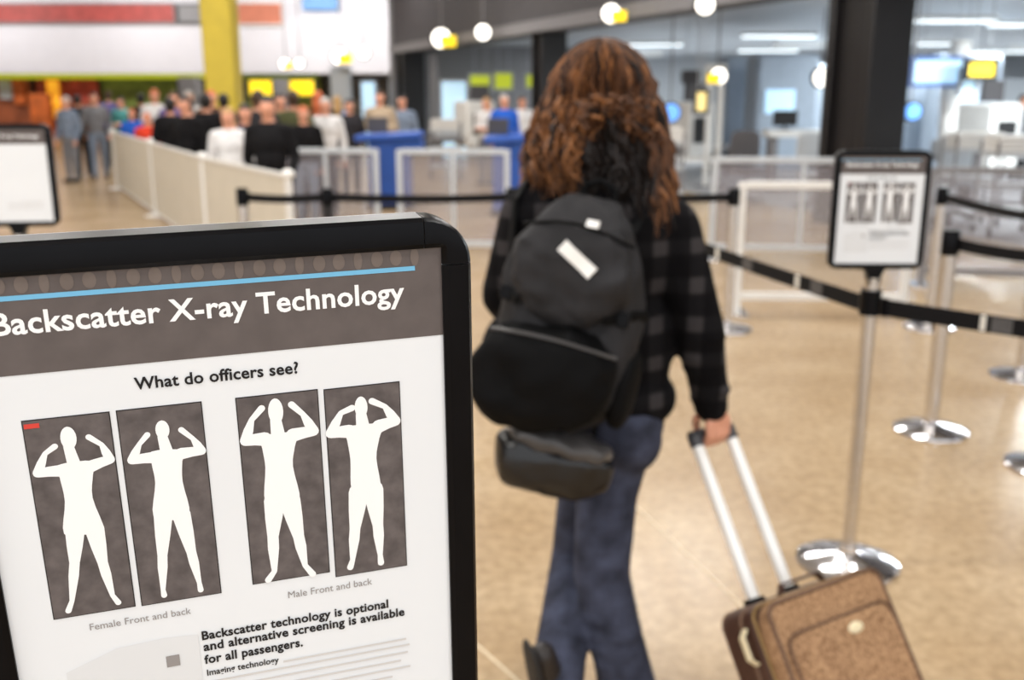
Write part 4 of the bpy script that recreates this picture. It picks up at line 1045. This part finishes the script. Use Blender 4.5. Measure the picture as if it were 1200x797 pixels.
far_box('wall_panel', 930, 972, 76, 160, 30, .3, M_PBLUE, 'pale blue wall panel behind the white inspection table', 'panel', ground=True)
far_box('wall_panel', 845, 878, 80, 170, 30, .3, M_GREY, 'grey wall panel left of the body scanner', 'panel', ground=True)
far_box('wall_panel', 1150, 1240, 92, 180, 26, .3, M_LGREY, 'light grey wall panel behind the yellow lane sign', 'panel', ground=True)
# chairs and trolleys in the security area
def office_chair(px, Y, label, m):
    p = PY(px, 160, Y); t = thing('office_chair', (p.x, Y, 0), label, 'chair', 'chairs in the security area', world=False)
    MB().sbox(T((0, 0, .5)), (.48, .48, .1), 4).build('seat', m, t); MB().sbox(T((0, .22, .85)), (.46, .08, .5), 4).build('backrest', m, t)
    MB().tube([(0, 0, .08), (0, 0, .46)], .03, 10).build('stem', M_GREY, t)
    for k in range(5):
        a = k*2*math.pi/5; MB().tube([(0, 0, .09), (.28*math.cos(a), .28*math.sin(a), .04)], .022, 8).build('leg', M_BLACKM, t)
office_chair(958, 14.5, 'grey office chair at the edge of the massive black column', M_LGREY)
office_chair(1130, 13.2, 'pale office chair right of the white pillar', M_LGREY); office_chair(878, 15.2, 'dark office chair behind the white framed barrier', M_DGREY)
def trolley(px, Y, label):
    p = PY(px, 160, Y); t = thing('tray_trolley', (p.x, Y, 0), label, 'trolley', 'tray trolleys', world=False)
    for z in (.25, .6, .95): MB().box((0, 0, z), (.62, .45, .05)).build('shelf', M_LGREY, t)
    for sx in (-1, 1):
        for sy in (-1, 1):
            MB().tube([(sx*.3, sy*.21, .1), (sx*.3, sy*.21, 1.1)], .018, 8).build('upright', M_GREY, t); MB().ell((sx*.3, sy*.21, .06), (.02, .06, .06)).build('caster', M_BLACKM, t)
    for k in range(4): MB().box((0, 0, 1.0+.05*k), (.55, .4, .04)).build('tray', M_WHITE, t)
trolley(1192, 11.6, 'trolley stacked with white trays beside the right edge table'); trolley(1142, 12.6, 'trolley stacked with white trays behind the distant belt post')
trolley(775, 14.5, 'trolley stacked with white trays right of the auburn hair'); trolley(522, 20, 'trolley stacked with white trays by the far column')

# ================================================================== people in the crowd
def person_mesh(name, cols, pose, long_hair, seed):
    r = random.Random(seed); mb = MB(); st = pose == 'walk'
    hips = [V((s*.09, 0, .90)) for s in (-1, 1)]
    kn = [V((s*.10, (.14*s if st else .02), .49)) for s in (-1, 1)]; an = [V((s*.10, (.24*s - .08*(s < 0) if st else 0), .09)) for s in (-1, 1)]
    for i in (0, 1):
        mb.chain([hips[i], kn[i], an[i]], [.095, .068, .05]); mb.chain([an[i] + V((0, -.03, -.04)), an[i] + V((0, .15, -.045))], [.045, .04])
    mb.ell((0, 0, .93), (.17, .12, .13)); mb.ell((0, 0, 1.10), (.165, .12, .20)); mb.ell((0, 0, 1.28), (.19, .13, .19))
    wr = []
    for s in (-1, 1):
        sh = V((s*.19, 0, 1.39)); el = V((s*.25, -.03, 1.12))
        k = {'stand': V((s*.25, .08, .88)), 'fold': V((s*.02, .22, 1.12)), 'walk': V((s*.24, -.16*s, .90)), 'bag': V((s*.26, .02, .84)), 'phone': V((s*.10, .26, 1.28 if s > 0 else 1.08))}[pose]
        mb.chain([V((0, 0, 1.42)), sh, el, k], [.07, .068, .056, .042]); d = (k-el).normalized()
        mb.chain([k, k + d*.09], [.035, .03]); mb.cap(k + d*.04, k + d*.08 + V((-s*.02, .035, 0)), .014, .011); wr.append(k + d*.02)
        for f in range(4): mb.cap(k + d*.08 + V((0, (f-1.5)*.018, 0)), k + d*.155 + V((-s*.012, (f-1.5)*.018, 0)), .011, .009)
    mb.chain([V((0, 0, 1.42)), V((0, .01, 1.54))], [.065, .052]); mb.ell((0, .01, 1.61), (.076, .098, .118)); mb.ell((0, .108, 1.60), (.012, .018, .02))
    mb.ell((0, -.015, 1.645), (.086, .098, .098))
    if long_hair: mb.ell((0, -.06, 1.52), (.09, .06, .14))
    me = remesh(mb, .020, 3)
    for c in cols: me.materials.append(c)           # 0 skin 1 hair 2 top 3 trousers 4 shoes
    for p in me.polygons:
        c = p.center; m = 2
        if c.z > 1.475:
            m = 0
            if c.z > 1.675 or c.y < -.0 or (abs(c.x) > .078 and c.z > 1.58): m = 1
            if c.z < 1.53 and not (long_hair and c.y < -.04): m = 0
        elif long_hair and c.z > 1.38 and c.y < -.085 and abs(c.x) < .1: m = 1
        elif c.z < .085: m = 4
        elif min((c-wr[0]).length, (c-wr[1]).length) < .13 and (abs(c.x) > .2 or c.y > .15 or c.z < .8) and min((c-wr[0]).dot((wr[0]-V((-.25, -.03, 1.12))).normalized()), 9) > -9 and \
                max((c-wr[i]).dot((wr[i]-V(((-1, 1)[i]*.25, -.03, 1.12))).normalized()) for i in (0, 1) if (c-wr[i]).length < .131) > .01: m = 0
        elif c.z < .93 and abs(c.x) < .215: m = 3
        p.material_index = m
    me.name = name; return me
CL_ = {n: mat('cloth_'+n, c, .9, nscale=10, amt=.12, spec=.2) for n, c in dict(black=(20, 19, 21), charcoal=(46, 44, 47), grey=(120, 120, 124), bluegrey=(122, 134, 152), white=(222, 220, 220), navy=(30, 38, 66), royal=(40, 92, 190), red=(206, 62, 40), orange=(214, 110, 60), tan=(176, 156, 132), olive=(82, 84, 56), purple=(96, 84, 132), brown=(86, 58, 42), denim=(66, 76, 104), teal=(90, 160, 160), skyblue=(130, 170, 220)).items()}
HB = mat('hair_brown', (64, 42, 28), .6); HK = mat('hair_black', (22, 18, 17), .6); HG = mat('hair_blond', (178, 140, 90), .6); HGr = mat('hair_grey', (168, 164, 160), .6); HR = mat('hair_ginger', (190, 96, 52), .6)
# px, Y, height scale, facing (deg), pose, long hair, hair, top, trousers, label
crowd = [
 (80, 11.5, .93, 160, 'stand', 0, HGr, 'bluegrey', 'grey', 'person in pale blue grey jacket standing next to the half seen poster stand'),
 (94, 13.0, .95, 10, 'bag', 0, HK, 'black', 'black', 'person in black coat behind the pale blue grey jacket'),
 (113, 12.4, .97, 200, 'walk', 1, HB, 'grey', 'bluegrey', 'person in grey top and pale trousers at the end of the beige partition'),
 (130, 14.5, 1.0, 30, 'stand', 0, HB, 'purple', 'charcoal', 'person in purple top beside the olive shop'),
 (144, 14.0, .92, 170, 'fold', 1, HK, 'teal', 'black', 'person in teal top behind the beige partition'),
 (156, 11.9, .80, 190, 'stand', 0, HR, 'royal', 'navy', 'child in bright blue top behind the beige partition'),
 (168, 15.0, .96, 20, 'phone', 0, HK, 'black', 'black', 'person in black top holding up a phone'),
 (173, 11.0, .78, 185, 'stand', 1, HR, 'red', 'denim', 'child in bright red top behind the beige partition'),
 (184, 14.6, 1.0, 190, 'bag', 0, HR, 'white', 'denim', 'person with ginger hair in white top behind the partition'),
 (201, 10.8, .92, 15, 'fold', 0, HK, 'black', 'black', 'person in black hooded coat with folded arms by the partition'),
 (206, 14.0, .97, 200, 'stand', 1, HB, 'purple', 'charcoal', 'person with long brown hair in purple top'),
 (219, 10.2, .93, 160, 'bag', 1, HK, 'black', 'charcoal', 'person in long black coat with black hair at the middle partition'),
 (224, 15.5, .98, 180, 'stand', 0, HGr, 'white', 'grey', 'grey haired person in white shirt by the grey kiosk post'),
 (243, 12.4, .95, 10, 'walk', 0, HK, 'black', 'black', 'person in black jacket stepping along behind the partition'),
 (250, 14.6, .98, 190, 'stand', 0, HR, 'brown', 'black', 'person with ginger hair in brown jacket left of the yellow column'),
 (264, 14.2, .95, 20, 'fold', 0, HK, 'charcoal', 'black', 'person in charcoal jacket in front of the yellow column'),
 (268, 10.4, .86, 180, 'stand', 1, HG, 'white', 'white', 'fair haired person all in white beside the partition end'),
 (288, 11.4, .88, 200, 'bag', 0, HK, 'navy', 'black', 'person in navy coat carrying a bag beside the all white one'),
 (304, 13.0, .97, 30, 'stand', 0, HB, 'charcoal', 'denim', 'person in charcoal coat under the yellow lit box'),
 (315, 10.2, .93, 175, 'walk', 0, HK, 'black', 'grey', 'person in black jacket and grey trousers walking to the belt'),
 (330, 15.6, .95, 195, 'fold', 1, HK, 'black', 'black', 'person with long black hair in black coat'),
 (345, 11.6, .97, 20, 'stand', 0, HB, 'olive', 'charcoal', 'person in olive jacket beneath the right yellow lit box'),
 (356, 10.8, .86, 190, 'stand', 0, HR, 'black', 'bluegrey', 'shorter person in black top and pale trousers by the belt'),
 (374, 13.2, .97, 0, 'phone', 1, HR, 'black', 'black', 'person with ginger hair in black coat looking at a phone'),
 (382, 12.0, .92, 180, 'bag', 0, HGr, 'white', 'black', 'grey haired person in white top before the glass panel'),
 (396, 14.9, .93, 20, 'stand', 1, HG, 'skyblue', 'white', 'fair haired person in sky blue top and white trousers'),
 (410, 14.6, .90, 200, 'stand', 0, HK, 'charcoal', 'black', 'person in charcoal jacket left of the wide blue podium'),
 (446, 16.4, .98, 180, 'fold', 0, HB, 'tan', 'brown', 'person in tan shirt standing at the wide blue podium'),
 (472, 17.2, .94, 170, 'stand', 0, HK, 'bluegrey', 'charcoal', 'person in blue grey shirt between podium and far column'),
 (591, 17.0, .95, 200, 'stand', 0, HGr, 'royal', 'navy', 'officer in bright blue shirt at the narrow podium'),
 (570, 18.5, .92, 150, 'fold', 1, HG, 'white', 'grey', 'fair haired person in white beside the blue shirted officer'),
 (612, 19.0, .93, 190, 'stand', 0, HB, 'white', 'charcoal', 'person in white shirt next to the slim dark column'),
 (756, 17.5, .94, 30, 'stand', 0, HK, 'grey', 'charcoal', 'person in grey uniform behind the tray trolley'),
 (1196, 18.5, .95, 200, 'stand', 0, HK, 'grey', 'black', 'person in grey uniform at the scanner lanes'),
]
for i, (px, Y, sc, fc, pose, lh, hr, tp, tr, lab) in enumerate(crowd):
    me = person_mesh('person', [M_SKIN, hr, CL_[tp], CL_[tr], M_SHOE], pose, lh, i)
    if px < 125: Y = Y + 7.5
    elif px < 345:                                    # behind the beige partition
        yp = min((caps[j].lerp(caps[j+1], u/40) for j in range(3) for u in range(41)), key=lambda c: abs(project(c)[0]-px)).y
        Y = yp + 1.25 + (Y-10.2)*.95
    elif px < 420: Y += 1.6
    p = PY(px, 150, Y); o = link('person', me); o.location = (p.x, Y, 0); o.scale = (sc, sc, sc); o.rotation_euler.z = math.radians(fc)
    tag(o, lab, 'person', 'people in the terminal')
for o in bpy.data.objects:
    if '_w' in o.keys(): del o['_w']
